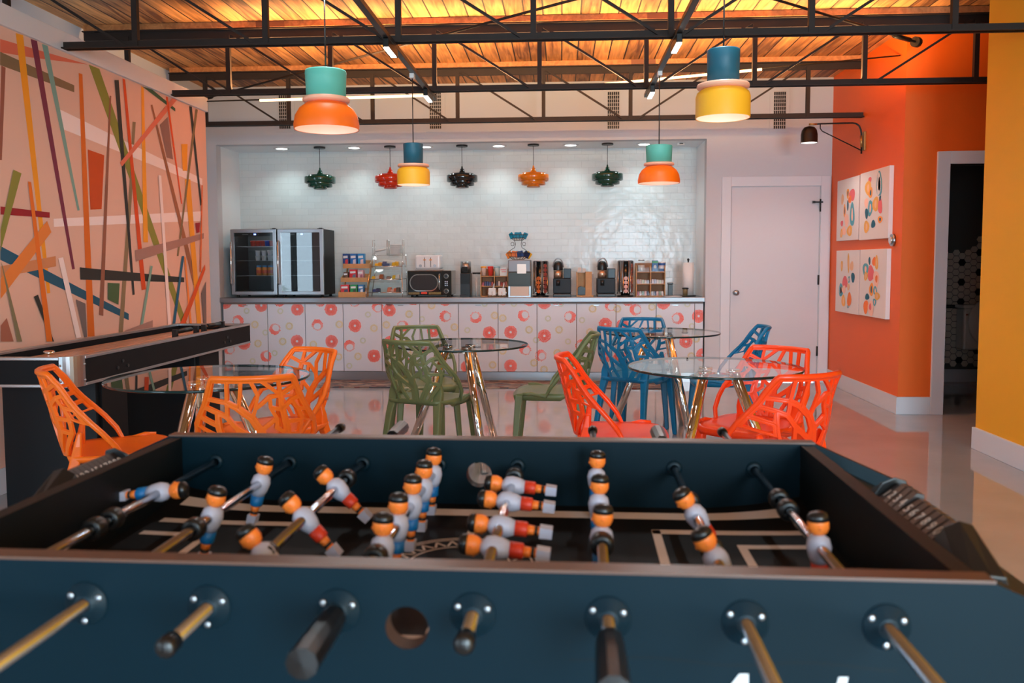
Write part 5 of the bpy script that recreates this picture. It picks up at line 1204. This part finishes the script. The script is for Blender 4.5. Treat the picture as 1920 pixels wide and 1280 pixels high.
for i, (k, dx, rgb) in enumerate(SN):
    z, y, sc_ = pt[k]
    m = MB(); h = 0.03+0.02*((i*7) % 3)/2
    m.hexa([(-0.024, 0.0, 0), (0.024, 0.004, 0), (0.022, 0.09, 0), (-0.02, 0.085, 0)], [(-0.018, 0.012, h), (0.02, 0.012, h*0.9), (0.018, 0.08, h), (-0.016, 0.075, h)])
    o = m.build('snack_packet', mat('wrap_%d_%d_%d' % rgb, rgb, 0.3), loc=(cp+dx*sc_, YP+y+0.05, CT+0.001+z))
    for md in [o.modifiers.new('bevel', 'BEVEL')]: md.width = 0.006; md.segments = 2
    cn = 'yellow' if rgb[0] > 210 and rgb[2] < 60 else ('blue' if rgb[2] > rgb[0]+20 else ('brown' if rgb[0]-rgb[2] > 60 else 'pale'))
    tag(o, '%s wrapped snack on the %s tray of the clear pastry display' % (cn, TN[k]), 'snack', 'snacks in the pastry display')
# wire dish holders on top of the display with a plate and a stack of paper plates
zt = CT+0.0005+0.448
for x0, x1, yy, lab in ((702, 728, 9.14, 'chrome wire holder with leaning plate on top of the pastry display'), (729.5, 757, 9.14, 'chrome wire holder with paper plate stack on top of the pastry display')):
    a, b = X_(x0, yy), X_(x1, yy); c = (a+b)/2; w = (b-a)/2
    t = thing('wire_holder', lab, 'wire holder', (c, yy, zt))
    m = MB()
    for dy in (-0.05, 0.05): m.tube([(-w, dy, 0.17), (-w, dy, 0.004), (w, dy, 0.004), (w, dy, 0.17)], 0.003, 6)
    for sx in (-1, 1): m.tube([(sx*w, -0.05, 0.165), (sx*w, 0.05, 0.165)], 0.003, 6).tube([(sx*w, -0.05, 0.02), (sx*w, 0.05, 0.02)], 0.003, 6)
    m.build('wire_frame', M_CHROME, t)
    if x0 < 720:
        o = MB().lathe([(0.001, 0), (0.05, 0.0), (0.066, 0.012), (0.064, 0.016), (0.05, 0.005), (0.001, 0.005)], n=28).build('side_plate', M_WHITEP, loc=(c, yy, zt+0.05)); o.rotation_euler = (0.0, -0.2, 0)
        tag(o, 'white side plate lying tilted in the left wire holder', 'plate')
    else:
        m = MB()
        for k in range(9): m.lathe([(0.045, 0.012+k*0.012), (0.066, 0.02+k*0.012), (0.0675, 0.024+k*0.012), (0.064, 0.022+k*0.012)], n=24)
        m.lathe([(0.001, 0.01), (0.045, 0.01)], n=24)
        o = m.build('paper_bowl_stack', M_WHITEP, loc=(c, yy, zt)); tag(o, 'stack of white paper bowls standing in the right wire holder', 'bowls')

# retro microwave with toaster on top
YM = 8.95; xa, xb = X_(764, YM), X_(846, YM); cm = (xa+xb)/2; wm = (xb-xa)/2; HM = 0.285
t = thing('microwave', 'black retro microwave with oval chrome ringed window', 'microwave', (cm, YM, CT+0.0005))
M_GB = mat('gloss_black', (12, 12, 14), 0.2, spec=0.3)
MB().box(-wm, wm, 0.02, 0.40, 0.02, HM).build('body', M_GB, t, 0.006)
for sx in (-1, 1):
    for yy in (0.06, 0.36): MB().cyl((sx*(wm-0.04), yy, 0), 0.014, 0.02, 10).build('foot', M_BLACK, t)
xd = wm*0.55
d = MB().box(-wm+0.002, xd, 0.0, 0.0195, 0.022, HM-0.002).build('door', M_GB, t, 0.004)
def ov(cx, cz, hx, hz, n=40):
    pts = []
    r = hz
    for k in range(n):
        a = 2*PI*k/n; x = r*math.cos(a); z = r*math.sin(a); pts.append((cx+x+(hx-r)*(1 if math.cos(a) > 0 else -1), cz+z))
    return pts
oc = (-wm*0.24, 0.155); wd = MB().prism(ov(*oc, 0.145, 0.082), 'y', -0.001, 0.0, 0)
wd.build('window', mat('microwave_window', (52, 52, 54), 0.15), d)
rg = MB(); po, pi_ = ov(*oc, 0.155, 0.092), ov(*oc, 0.146, 0.083)
for k in range(40):
    j = (k+1) % 40; rg.hexa([(po[k][0], -0.006, po[k][1]), (po[j][0], -0.006, po[j][1]), (pi_[j][0], -0.006, pi_[j][1]), (pi_[k][0], -0.006, pi_[k][1])], [(po[k][0], 0, po[k][1]), (po[j][0], 0, po[j][1]), (pi_[j][0], 0, pi_[j][1]), (pi_[k][0], 0, pi_[k][1])])
rg.build('window_ring', M_CHROME, d)
MB().tube([(xd-0.018, 0.0, 0.075), (xd-0.018, -0.025, 0.085), (xd-0.018, -0.025, 0.24), (xd-0.018, 0.0, 0.25)], 0.007, 8).build('handle', M_CHROME, d)
st = MB()
for z in (0.032, 0.040, 0.048): st.box(-wm+0.01, oc[0]-0.05, -0.001, 0.0, z, z+0.004).box(oc[0]+0.05, xd-0.005, -0.001, 0.0, z, z+0.004)
st.build('trim_stripe', M_BRASS, d)
MB().prism(ov(oc[0], 0.045, 0.034, 0.011, 20), 'y', -0.004, 0).build('badge', mat('red_badge', (226, 70, 36), 0.3), d)
pn = MB().box(xd+0.002, wm-0.002, 0.004, 0.0195, 0.022, HM-0.002).build('control_panel', M_GB, t, 0.003)
xk = (xd+wm)/2
for z in (0.225, 0.065):
    MB().cyl((xk, 0.004, z), 0.026, -0.008, 24, 0, 'y').cyl((xk, -0.004, z), 0.019, -0.018, 20, 1, 'y').build('knob', [M_CHROME, M_BLACK], pn)
for k in range(6): MB().box(xk-0.017+0.02*(k % 2), xk-0.003+0.02*(k % 2), 0.001, 0.004, 0.12+0.02*(k//2), 0.13+0.02*(k//2)).build('button', M_STAINLESS, pn)
YT = 9.03; xa, xb = X_(779, YT), X_(826, YT); w = (xb-xa)/2; Ht = 0.165
t = thing('toaster', 'white four slice toaster standing on top of the microwave', 'toaster', ((xa+xb)/2, YT, CT+0.0005+HM+0.001))
M_TW = mat('toaster_white', (226, 228, 230), 0.25)
MB().box(-w, w, 0.0, 0.24, 0.014, Ht).build('body', M_TW, t, 0.022, 4)
MB().box(-w-0.004, w+0.004, -0.004, 0.244, 0.0, 0.0139).build('base', mat('toaster_base', (170, 176, 180), 0.3), t, 0.004)
for sx in (-1, 1):
    MB().box(sx*0.033-0.003, sx*0.033+0.003, -0.001, 0.0, 0.035, 0.14).build('lever_slot', M_BLACK, t)
    MB().box(sx*0.033-0.014, sx*0.033+0.014, -0.016, -0.001, 0.108, 0.118).build('lever', mat('lever_copper', (222, 140, 70), 0.3, metal=0.5), t)
    MB().cyl((sx*0.078, 0.0, 0.05), 0.016, -0.014, 18, 0, 'y').build('dial', M_STAINLESS, t)
    MB().box(sx*0.06-0.014, sx*0.06+0.014, 0.03, 0.21, Ht, Ht+0.002).build('bread_slot', M_BLACK, t)

# black water carbonator, clear canister, wooden organizers, jars, ice maker
YA = 9.0
def span(p0, p1, Y): a, b = X_(p0, Y), X_(p1, Y); return (a+b)/2, (b-a)/2
c, w = span(862, 882, YA)
t = thing('drink_machine', 'tall black drink machine with steel cylinder head right of the microwave', 'drink machine', (c, YA, CT+0.0005))
MB().box(-w+0.004, w-0.002, 0.02, 0.22, 0, 0.255).build('body', M_BLACK, t, 0.006); MB().cyl((0, 0.085, 0.255), w, 0.125, 28).build('head', M_STAINLESS, t)
MB().box(-w*0.6, w*0.5, -0.002, 0.012, 0.275, 0.325).build('display', M_GB, t); MB().box(-w+0.006, w-0.004, 0.004, 0.02, 0.14, 0.25).build('front_panel', M_BLACKM, t)
MB().box(-w+0.004, w-0.004, -0.03, 0.02, 0, 0.022).build('drip_tray', M_BLACK, t)
c, w = span(885.5, 901, YA)
t = thing('cup_canister', 'tall clear canister with black lid beside the drink machine', 'canister', (c, YA+0.03, CT+0.0005))
MB().lathe([(0.001, 0.002), (w*0.95, 0.002), (w*0.95, 0.245)], n=24).build('cylinder', M_ACRYL, t); MB().cyl((0, 0, 0.245), w, 0.018, 24).build('lid', M_BLACK, t)
MB().cyl((0, 0, 0.003), w*0.3, 0.2, 14).build('straws', mat('straw_grey', (190, 190, 188), 0.4), t)
M_KRAFT = mat('brown_fibreboard', (160, 112, 80), 0.7)
def organizer(p0, p1, Y, h, label, fronts):
    c, w = span(p0, p1, Y); t = thing('condiment_organizer', label, 'organizer', (c, Y, CT+0.0005)); D = 0.16
    MB().box(-w, w, D-0.008, D, 0, h).build('back_panel', M_KRAFT, t)
    for x in (-w, -0.004, w-0.008): MB().box(x, x+0.008, 0.0, D-0.008, 0, h*0.93).build('divider', M_BEECH, t)
    zz = [0.0, h*0.36, h*0.72]
    for z in zz: MB().box(-w+0.008, -0.004, 0, D-0.008, z, z+0.008).box(0.004, w-0.008, 0, D-0.008, z, z+0.008).build('shelf', M_BEECH, t)
    if fronts:
        for z in zz: MB().box(-w+0.008, w-0.008, -0.004, -0.001, z+0.006, z+0.05).build('front_lip', glassmat('thin_clear', (0.97, 0.98, 0.98), 1.0, 1.15), t)
    return c, w, zz
def packets(c, w, Y, z, n, cols, lab, seed):
    rs = random.Random(seed)
    for k in range(n):
        x = c-w+2*w*(k+0.5)/n; rgb = cols[k % len(cols)]; h = 0.035+0.015*rs.random()
        m = MB().hexa([(-w/n*0.85, 0, 0), (w/n*0.85, 0, 0), (w/n*0.85, 0.05, 0), (-w/n*0.85, 0.05, 0)], [(-w/n*0.7, 0.02, h), (w/n*0.7, 0.015, h*0.9), (w/n*0.7, 0.05, h), (-w/n*0.7, 0.05, h*0.95)])
        tag(m.build('condiment_packet', mat('wrap_%d_%d_%d' % rgb, rgb, 0.4), loc=(x, Y+0.02, CT+0.0015+z+0.0085)), lab, 'packet', lab.replace('small ', '')[:60])
ca, wa, za = organizer(901, 953, 9.04, 0.30, 'brown wooden condiment organizer behind the two white sugar caddies', False)
packets(ca-wa/2, wa*0.42, 9.04, za[1], 5, [(190, 110, 130), (60, 80, 130), (50, 90, 140), (80, 100, 150), (170, 90, 100)], 'small sweetener packet on the left middle shelf of the brown organizer', 1)
packets(ca+wa/2, wa*0.42, 9.04, za[1], 5, [(60, 70, 90), (190, 180, 180), (170, 70, 70), (190, 150, 150), (150, 80, 80)], 'small sweetener packet on the right middle shelf of the brown organizer', 2)
for px, rgb, lid, lab in ((907, (216, 190, 176), (240, 160, 40), 'clear cup with orange rim atop the brown organizer'), (920, (214, 60, 50), (206, 40, 40), 'red cup atop the brown organizer'), (932, (190, 210, 210), (150, 190, 200), 'pale blue cup atop the brown organizer')):
    t = thing('drink_cup', lab, 'cup', (X_(px, 9.1), 9.1, CT+0.001+za[2]+0.0085)); MB().lathe([(0.001, 0), (0.022, 0), (0.031, 0.085)], n=18).build('body', mat('cupb_%d' % px, rgb, 0.35), t); MB().lathe([(0.031, 0.085), (0.033, 0.087), (0.033, 0.102), (0.001, 0.104)], n=18).build('lid', mat('cuplid_%d' % px, lid, 0.35), t)
t = thing('napkin_pack', 'white and red paper pack atop the brown organizer', 'packet', (X_(944, 9.1), 9.1, CT+0.001+za[2]+0.0085)); MB().hexa([(-0.04, 0, 0), (0.04, 0, 0), (0.04, 0.03, 0), (-0.04, 0.03, 0)], [(-0.04, 0.015, 0.085), (0.045, 0.015, 0.095), (0.045, 0.035, 0.095), (-0.04, 0.035, 0.085)]).build('pack', mat('pack_white', (220, 222, 220), 0.5), t)
MB().box(-0.03, 0.03, 0.004, 0.006, 0.06, 0.067).box(-0.02, 0.03, 0.002, 0.004, 0.04, 0.046).build('printed_lines', mat('pack_red', (216, 90, 90), 0.5), t)
for px, lab in ((922.5, 'left white sugar caddy in chrome stand'), (941, 'right white sugar caddy in chrome stand')):
    t = thing('sugar_caddy', lab, 'caddy', (X_(px, 8.93), 8.93, CT+0.0005)); MB().box(-0.038, 0.038, 0, 0.07, 0.02, 0.095).build('box', M_WHITEP, t, 0.004)
    fr_ = MB().tube([(-0.042, -0.004, 0), (-0.042, -0.004, 0.08)], 0.003, 6).tube([(0.042, -0.004, 0), (0.042, -0.004, 0.08)], 0.003, 6).tube([(-0.042, -0.004, 0.015), (0.042, -0.004, 0.015)], 0.003, 6).tube([(0, -0.004, 0), (0, -0.004, 0.06)], 0.003, 6)
    fr_.tube([(-0.042, 0.074, 0), (-0.042, 0.074, 0.08)], 0.003, 6).tube([(0.042, 0.074, 0), (0.042, 0.074, 0.08)], 0.003, 6).tube([(-0.042, -0.004, 0.015), (-0.042, 0.074, 0.015), (0.042, 0.074, 0.015), (0.042, -0.004, 0.015)], 0.003, 6).build('stand', M_CHROME, t)
    MB().tube([(0.012, 0.03, 0.096), (0.02, 0.06, 0.14)], 0.009, 8).build('scoop', mat('scoop_clear', (186, 190, 196), 0.2), t)
YI = 8.96; c, w = span(953, 995, YI)
t = thing('ice_maker', 'grey countertop ice maker with smoked window, under the wire fruit basket', 'ice maker', (c, YI, CT+0.0005))
M_IG = mat('ice_maker_grey', (126, 122, 124), 0.35, metal=0.4)
MB().box(-w, w, 0.0, 0.3, 0.265, 0.395).build('head', M_IG, t, 0.008); MB().box(-w, w, 0.03, 0.3, 0.012, 0.264).build('body', M_IG, t)
MB().box(-w, w, 0.0, 0.0299, 0.115, 0.264).build('smoked_window', mat('smoked_plastic', (58, 68, 66), 0.3, spec=0.3), t, 0.004)
MB().box(-w*0.2, w*0.6, -0.004, 0.0, 0.25, 0.35).build('badge_panel', mat('champagne_panel', (206, 184, 170), 0.3, metal=0.4), t)
MB().box(-w*0.82, w*0.86, 0.012, 0.0299, 0.0, 0.112).build('drip_drawer', mat('champagne_steel', (206, 180, 162), 0.5, metal=0.3), t)
MB().box(-w, -w*0.84, 0.0, 0.0299, 0, 0.114).box(w*0.88, w, 0.0, 0.0299, 0, 0.114).box(-w, w, -0.01, 0.3, 0, 0.011).build('leg_frame', M_STAINLESS, t)
# two-tier scrolled wire basket with snack bags
YBk = 9.1; cb = X_(972, YBk); zb0 = CT+0.0005+0.396
t = thing('tiered_wire_basket', 'black scrolled two tier wire basket on top of the ice maker', 'basket', (cb, YBk, zb0))
def wire_bowl(z, r, h, nm):
    m = MB()
    for rr, zz in ((r, z+h), (r*0.85, z+h*0.45), (r*0.5, z+0.006)): m.tube([(rr*math.cos(2*PI*k/28), rr*0.72*math.sin(2*PI*k/28), zz) for k in range(29)], 0.003, 5, 0, False)
    for k in range(14):
        a = 2*PI*k/14; m.tube([(r*math.cos(a), r*0.72*math.sin(a), z+h), (r*0.85*math.cos(a), r*0.61*math.sin(a), z+h*0.45), (r*0.5*math.cos(a), r*0.36*math.sin(a), z+0.006), (0, 0, z+0.004)], 0.002, 4)
    return m.build(nm, M_BLACKM, t)
wire_bowl(0.0, 0.125, 0.075, 'lower_bowl'); wire_bowl(0.205, 0.098, 0.065, 'upper_bowl')
for sx in (-1, 1):
    pts = [(sx*(0.045+0.022*math.cos(a))*1.0, 0, 0.165+0.022*math.sin(a)) for a in [0.4+4.6*k/12 for k in range(13)]]
    MB().tube([(sx*0.11, 0, 0.075), (sx*0.075, 0, 0.11), (sx*0.04, 0, 0.13), (sx*0.03, 0, 0.17), (sx*0.04, 0, 0.208)], 0.003, 6).tube([(sx*(0.062+0.018*math.cos(a)), 0, 0.17+0.018*math.sin(a)) for a in [PI*1.9*k/12 for k in range(13)]], 0.0028, 6).build('scroll_support', M_BLACKM, t)
def bag(dx, dy, z, rgb, w, lab, grp, tilt):
    m = MB().hexa([(-w, -0.02, 0), (w, -0.02, 0), (w, 0.02, 0), (-w, 0.02, 0)], [(-w*0.9, -0.004, 0.062), (w*0.9, -0.004, 0.066), (w*0.9, 0.004, 0.066), (-w*0.9, 0.004, 0.062)])
    o = m.build('snack_bag', mat('bag_%d_%d_%d' % rgb, rgb, 0.25, noise=0.3, nscale=30), loc=(cb+dx, YBk+dy, zb0+z)); o.rotation_euler = (0.1, tilt, tilt*0.6)
    md = o.modifiers.new('bevel', 'BEVEL'); md.width = 0.008; md.segments = 2; tag(o, lab, 'snack bag', grp)
for k, (dx, dy, tl) in enumerate(((-0.055, -0.02, -0.5), (-0.02, -0.035, 0.1), (0.025, -0.03, -0.2), (0.058, -0.015, 0.5), (0.0, 0.02, 0.0))):
    bag(dx, dy, 0.232, (14, 140, 176), 0.026, 'turquoise snack bag in the upper bowl of the wire basket', 'turquoise bags in the upper bowl', tl)
for k, (dx, dy, tl, c_, n_) in enumerate(((-0.08, -0.02, -0.6, (240, 130, 30), 'orange'), (-0.045, -0.04, 0.2, (226, 110, 20), 'orange'), (0.0, 0.01, 0.1, (40, 60, 90), 'navy'), (0.03, -0.045, -0.2, (24, 60, 120), 'navy'), (0.07, -0.02, 0.6, (30, 50, 90), 'navy'), (0.088, 0.01, 0.7, (222, 170, 40), 'yellow'))):
    bag(dx, dy, 0.03, c_, 0.036, n_+' snack bag in the lower bowl of the wire basket', n_+' bags in the lower bowl', tl)

# capsule carousels, coffee machines, lid holder
CAP_COL = (5, 4)
def carousel(px, label):
    c = X_(px, 9.05); t = thing('capsule_carousel', label, 'capsule carousel', (c, 9.05, CT+0.0005), 0, 'capsule carousels between the coffee machines')
    MB().lathe([(0.001, 0), (0.085, 0), (0.085, 0.012), (0.001, 0.014)], n=30).build('base', M_BLACK, t)
    MB().cyl((0, 0, 0.014), 0.05, 0.37, 24).build('core', M_GB, t)
    MB().lathe([(0.001, 0.388), (0.075, 0.385), (0.078, 0.378), (0.05, 0.376)], n=30).build('top_cap', M_STAINLESS, t)
    for k in range(6):
        a = 2*PI*k/6+PI/6*(1 if px > 1100 else 0.4)
        ca_, sa = math.cos(a), math.sin(a)
        mid = a+PI/6
        MB().tube([(0.072*math.cos(mid), 0.072*math.sin(mid), 0.376), (0.072*math.cos(mid), 0.072*math.sin(mid), 0.05)], 0.013, 10).build('column', mat('carousel_column', (112, 116, 122), 0.42, metal=0.9), t)
        for q in (-0.36, 0.36):
            MB().tube([(0.079*math.cos(a+q), 0.079*math.sin(a+q), 0.378), (0.079*math.cos(a+q), 0.079*math.sin(a+q), 0.055), (0.088*math.cos(a+q*0.8), 0.088*math.sin(a+q*0.8), 0.03)], 0.0035, 6).build('rail', M_CHROME, t)
        if k in (3, 4, 5):
            a2 = a
            for q in (-0.30, 0.0, 0.30)[:0]: pass
        if k in CAP_COL:
            for j in range(7 if k == CAP_COL[0] else 4):
                cc = MB().lathe([(0.001, 0), (0.017, 0), (0.021, 0.02), (0.0215, 0.022)], n=12).lathe([(0.0215, 0.022), (0.0001, 0.0225)], n=12, m=1, smooth=False)
                M_ = Matrix.Translation((0.053*ca_, 0.053*sa, 0.06+j*0.045)) @ Matrix.Rotation(a, 4, 'Z') @ Matrix.Rotation(PI/2, 4, 'Y'); cc.xf(M_)
                o = cc.build('coffee_capsule', [mat('capsule_white', (206, 200, 196), 0.4), mat(('capsule_lid_a', 'capsule_lid_b')[k % 2], ((190, 96, 40), (150, 70, 60))[k % 2], 0.3)])
                o.location = (c, 9.05, CT+0.0005)
                tag(o, 'small foil lidded coffee capsule in the %s carousel' % ('left' if px < 1100 else 'right'), 'coffee capsule', 'capsules in the %s carousel' % ('left' if px < 1100 else 'right'))
carousel(1014, 'chrome and black capsule carousel between ice maker and coffee machine')
carousel(1172.5, 'chrome and black capsule carousel left of the condiment organizer with jars')
def brewer(p0, p1, label):
    Y = 8.97; c, w = span(p0, p1, Y); t = thing('coffee_machine', label, 'coffee machine', (c, Y, CT+0.0005), 0, 'pod coffee machines on the counter')
    hw = w*0.56; xh = -w+hw
    MB().box(-w, w, 0.02, 0.3, 0.035, 0.195).build('body', mat('brewer_charcoal', (34, 42, 50), 0.5, spec=0.3), t, 0.008)
    MB().box(-w, w, -0.05, 0.3, 0, 0.034).build('base', M_BLACK, t, 0.006)
    MB().box(xh+hw+0.004, w, 0.03, 0.27, 0.1955, 0.3).build('water_tank', mat('tank_smoke', (18, 28, 40), 0.3, spec=0.3), t, 0.006)
    MB().cyl((xh, 0.07, 0.196), hw*0.92, 0.088, 26).build('collar', mat('bronze_steel', (196, 170, 148), 0.32, metal=0.9), t)
    MB().lathe([(hw*0.94, 0.284), (hw*0.96, 0.3), (hw*0.95, 0.33), (hw*0.8, 0.36), (hw*0.45, 0.378), (0.001, 0.382)], (xh, 0.07, 0), 26).build('head', M_BLACK, t)
    MB().tube([(xh+hw*math.cos(a), 0.03-0.02*math.sin(a), 0.315+0.095*math.sin(a)) for a in [PI*k/14 for k in range(15)]], 0.007, 8).build('lid_handle', M_STAINLESS, t)
    MB().cyl((xh, 0.0, 0.12), 0.02, 0.06, 12).build('spout', M_BLACK, t)
brewer(1037, 1071, 'left charcoal pod coffee machine with bronze collar')
brewer(1120, 1154, 'right charcoal pod coffee machine with bronze collar')
Y = 9.0; c, w = span(1081, 1113, Y)
t = thing('lid_holder', 'bamboo cup lid holder between the two coffee machines', 'lid holder', (c, Y, CT+0.0005))
MB().box(-w, w, 0, 0.16, 0, 0.014).build('base', M_BEECH, t); MB().box(-w, -w+0.012, 0.01, 0.15, 0.014, 0.265).build('side', M_BEECH, t); MB().box(w*0.05, w*0.8, 0.01, 0.15, 0.014, 0.265).build('side', M_BEECH, t); MB().box(-w+0.012, w*0.05, 0.13, 0.15, 0.014, 0.255).build('back', M_BEECH, t)
MB().prism([(-w+0.016, 0.02), (w*0.03, 0.02), (w*0.03, 0.095), (-w*0.5, 0.11), (-w+0.016, 0.095)], 'y', 0.012, 0.12).build('lid_stack', M_BLACK, t)
MB().box(w*0.82, w, 0.03, 0.11, 0.015, 0.24).build('sleeve_stack', mat('grey_sleeves', (150, 150, 150), 0.6, noise=0.3, nscale=80), t)
MB().box(-w*0.8, -w*0.45, 0.02, 0.1, 0.27, 0.31).box(-w*0.3, w*0.1, 0.03, 0.1, 0.265, 0.3).build('stirrers', mat('stirrer_pale', (206, 196, 186), 0.5), t)
cB, wB, zB = organizer(1192.5, 1247.5, 9.02, 0.355, 'wooden organizer with clear front lips, holding jars, near the paper towels', True)
for k, (z, cols) in enumerate(((zB[0], [(190, 190, 200), (60, 80, 110), (206, 170, 170), (120, 160, 150), (216, 216, 216), (196, 150, 170)]), (zB[1], [(200, 200, 210), (150, 170, 190), (216, 206, 200), (170, 190, 160), (200, 170, 160), (170, 150, 170)]))):
    for sd in (-1, 1):
        packets(cB+sd*wB/2, wB*0.42, 9.02, z, 5, cols[::sd], 'small tea packet on the %s %s shelf of the organizer with jars' % ('left' if sd < 0 else 'right', ('bottom', 'middle')[k]), 5+k)
zt = CT+0.001+zB[2]+0.0085
t = thing('glass_jar', 'round glass jar with pale label atop the organizer near paper towels', 'jar', (X_(1202, 9.1), 9.1, zt)); MB().lathe([(0.001, 0.002), (0.038, 0.002), (0.042, 0.02), (0.042, 0.085), (0.03, 0.1), (0.03, 0.115)], n=22).build('glass', M_ACRYL, t); MB().lathe([(0.001, 0.004), (0.036, 0.004), (0.036, 0.07), (0.001, 0.07)], n=20).build('contents', mat('jar_contents', (196, 190, 186), 0.6), t); MB().cyl((0, 0, 0.115), 0.032, 0.012, 20).build('lid', M_STAINLESS, t)
t = thing('tea_carton', 'tall blue and green tea carton atop the organizer', 'carton', (X_(1228, 9.1), 9.1, zt)); MB().box(-0.031, 0.031, 0, 0.05, 0, 0.118).build('carton', mat('carton_blue', (24, 96, 160), 0.4), t, 0.002); MB().box(-0.031, 0.031, -0.001, 0.0, 0.09, 0.112).build('green_band', mat('band_green', (60, 150, 90), 0.4), t); MB().prism([(0.016*math.cos(k*PI/8), 0.05+0.02*math.sin(k*PI/8)) for k in range(16)], 'y', -0.0015, 0.0).build('round_print', mat('print_pale', (206, 216, 222), 0.5), t)
t = thing('creamer_tub', 'white and blue creamer tub beside the tall blue carton', 'tub', (X_(1241, 9.1), 9.1, zt)); MB().lathe([(0.001, 0), (0.034, 0), (0.038, 0.09)], n=20).build('tub', mat('tub_blue', (40, 90, 160), 0.4), t); MB().cyl((0, 0, 0.09), 0.039, 0.014, 20).build('lid', M_WHITEP, t); MB().lathe([(0.0365, 0.03), (0.0382, 0.065)], n=20).build('label_band', mat('tub_label', (200, 206, 214), 0.5), t)
Y = 9.05; c, w = span(1253, 1261.5, Y)
t = thing('soap_dispenser', 'small black square dispenser right of the organizer', 'dispenser', (c, Y, CT+0.0005)); MB().box(-w, w, 0, 0.05, 0, 0.125).build('body', M_BLACK, t, 0.003); MB().box(-w-0.004, w+0.004, -0.004, 0.054, 0.1255, 0.145).build('cap', M_BLACK, t, 0.003)
tag(MB().lathe([(0.001, 0), (0.09, 0), (0.105, 0.006), (0.104, 0.009), (0.09, 0.003), (0.001, 0.003)], n=30).build('saucer', M_WHITEP, loc=(X_(1262, 8.9), 8.935, CT+0.0005)), 'flat white saucer at counter front before the black dispenser', 'plate')
Y = 9.06; c = X_(1290, Y)
t = thing('paper_towel_roll', 'white paper towel roll on black holder at right end of counter', 'paper towel', (c, Y, CT+0.0005))
MB().cyl((0, 0, 0), 0.085, 0.012, 28).build('base', M_BLACK, t); MB().lathe([(0.02, 0.013), (0.058, 0.013), (0.058, 0.36), (0.02, 0.36)], n=30).build('roll', mat('paper_white', (226, 222, 220), 0.85), t); MB().cyl((0, 0, 0.013), 0.008, 0.375, 10).sphere((0, 0, 0.39), 0.014, 10).build('rod', M_BLACK, t)
t = thing('brass_cup', 'small brass cup with black rim before the paper towel roll', 'cup', (X_(1285, 8.92), 8.92, CT+0.0005)); MB().lathe([(0.001, 0), (0.024, 0), (0.026, 0.08)], n=20).build('cup', mat('cup_brass', (150, 130, 96), 0.35, metal=0.6), t); MB().lathe([(0.026, 0.08), (0.034, 0.083), (0.034, 0.095), (0.02, 0.097)], n=20).build('rim', M_BLACK, t); MB().lathe([(0.001, -0.0), (0.045, 0), (0.048, 0.006), (0.027, 0.007)], n=20).build('saucer', M_BLACK, t)
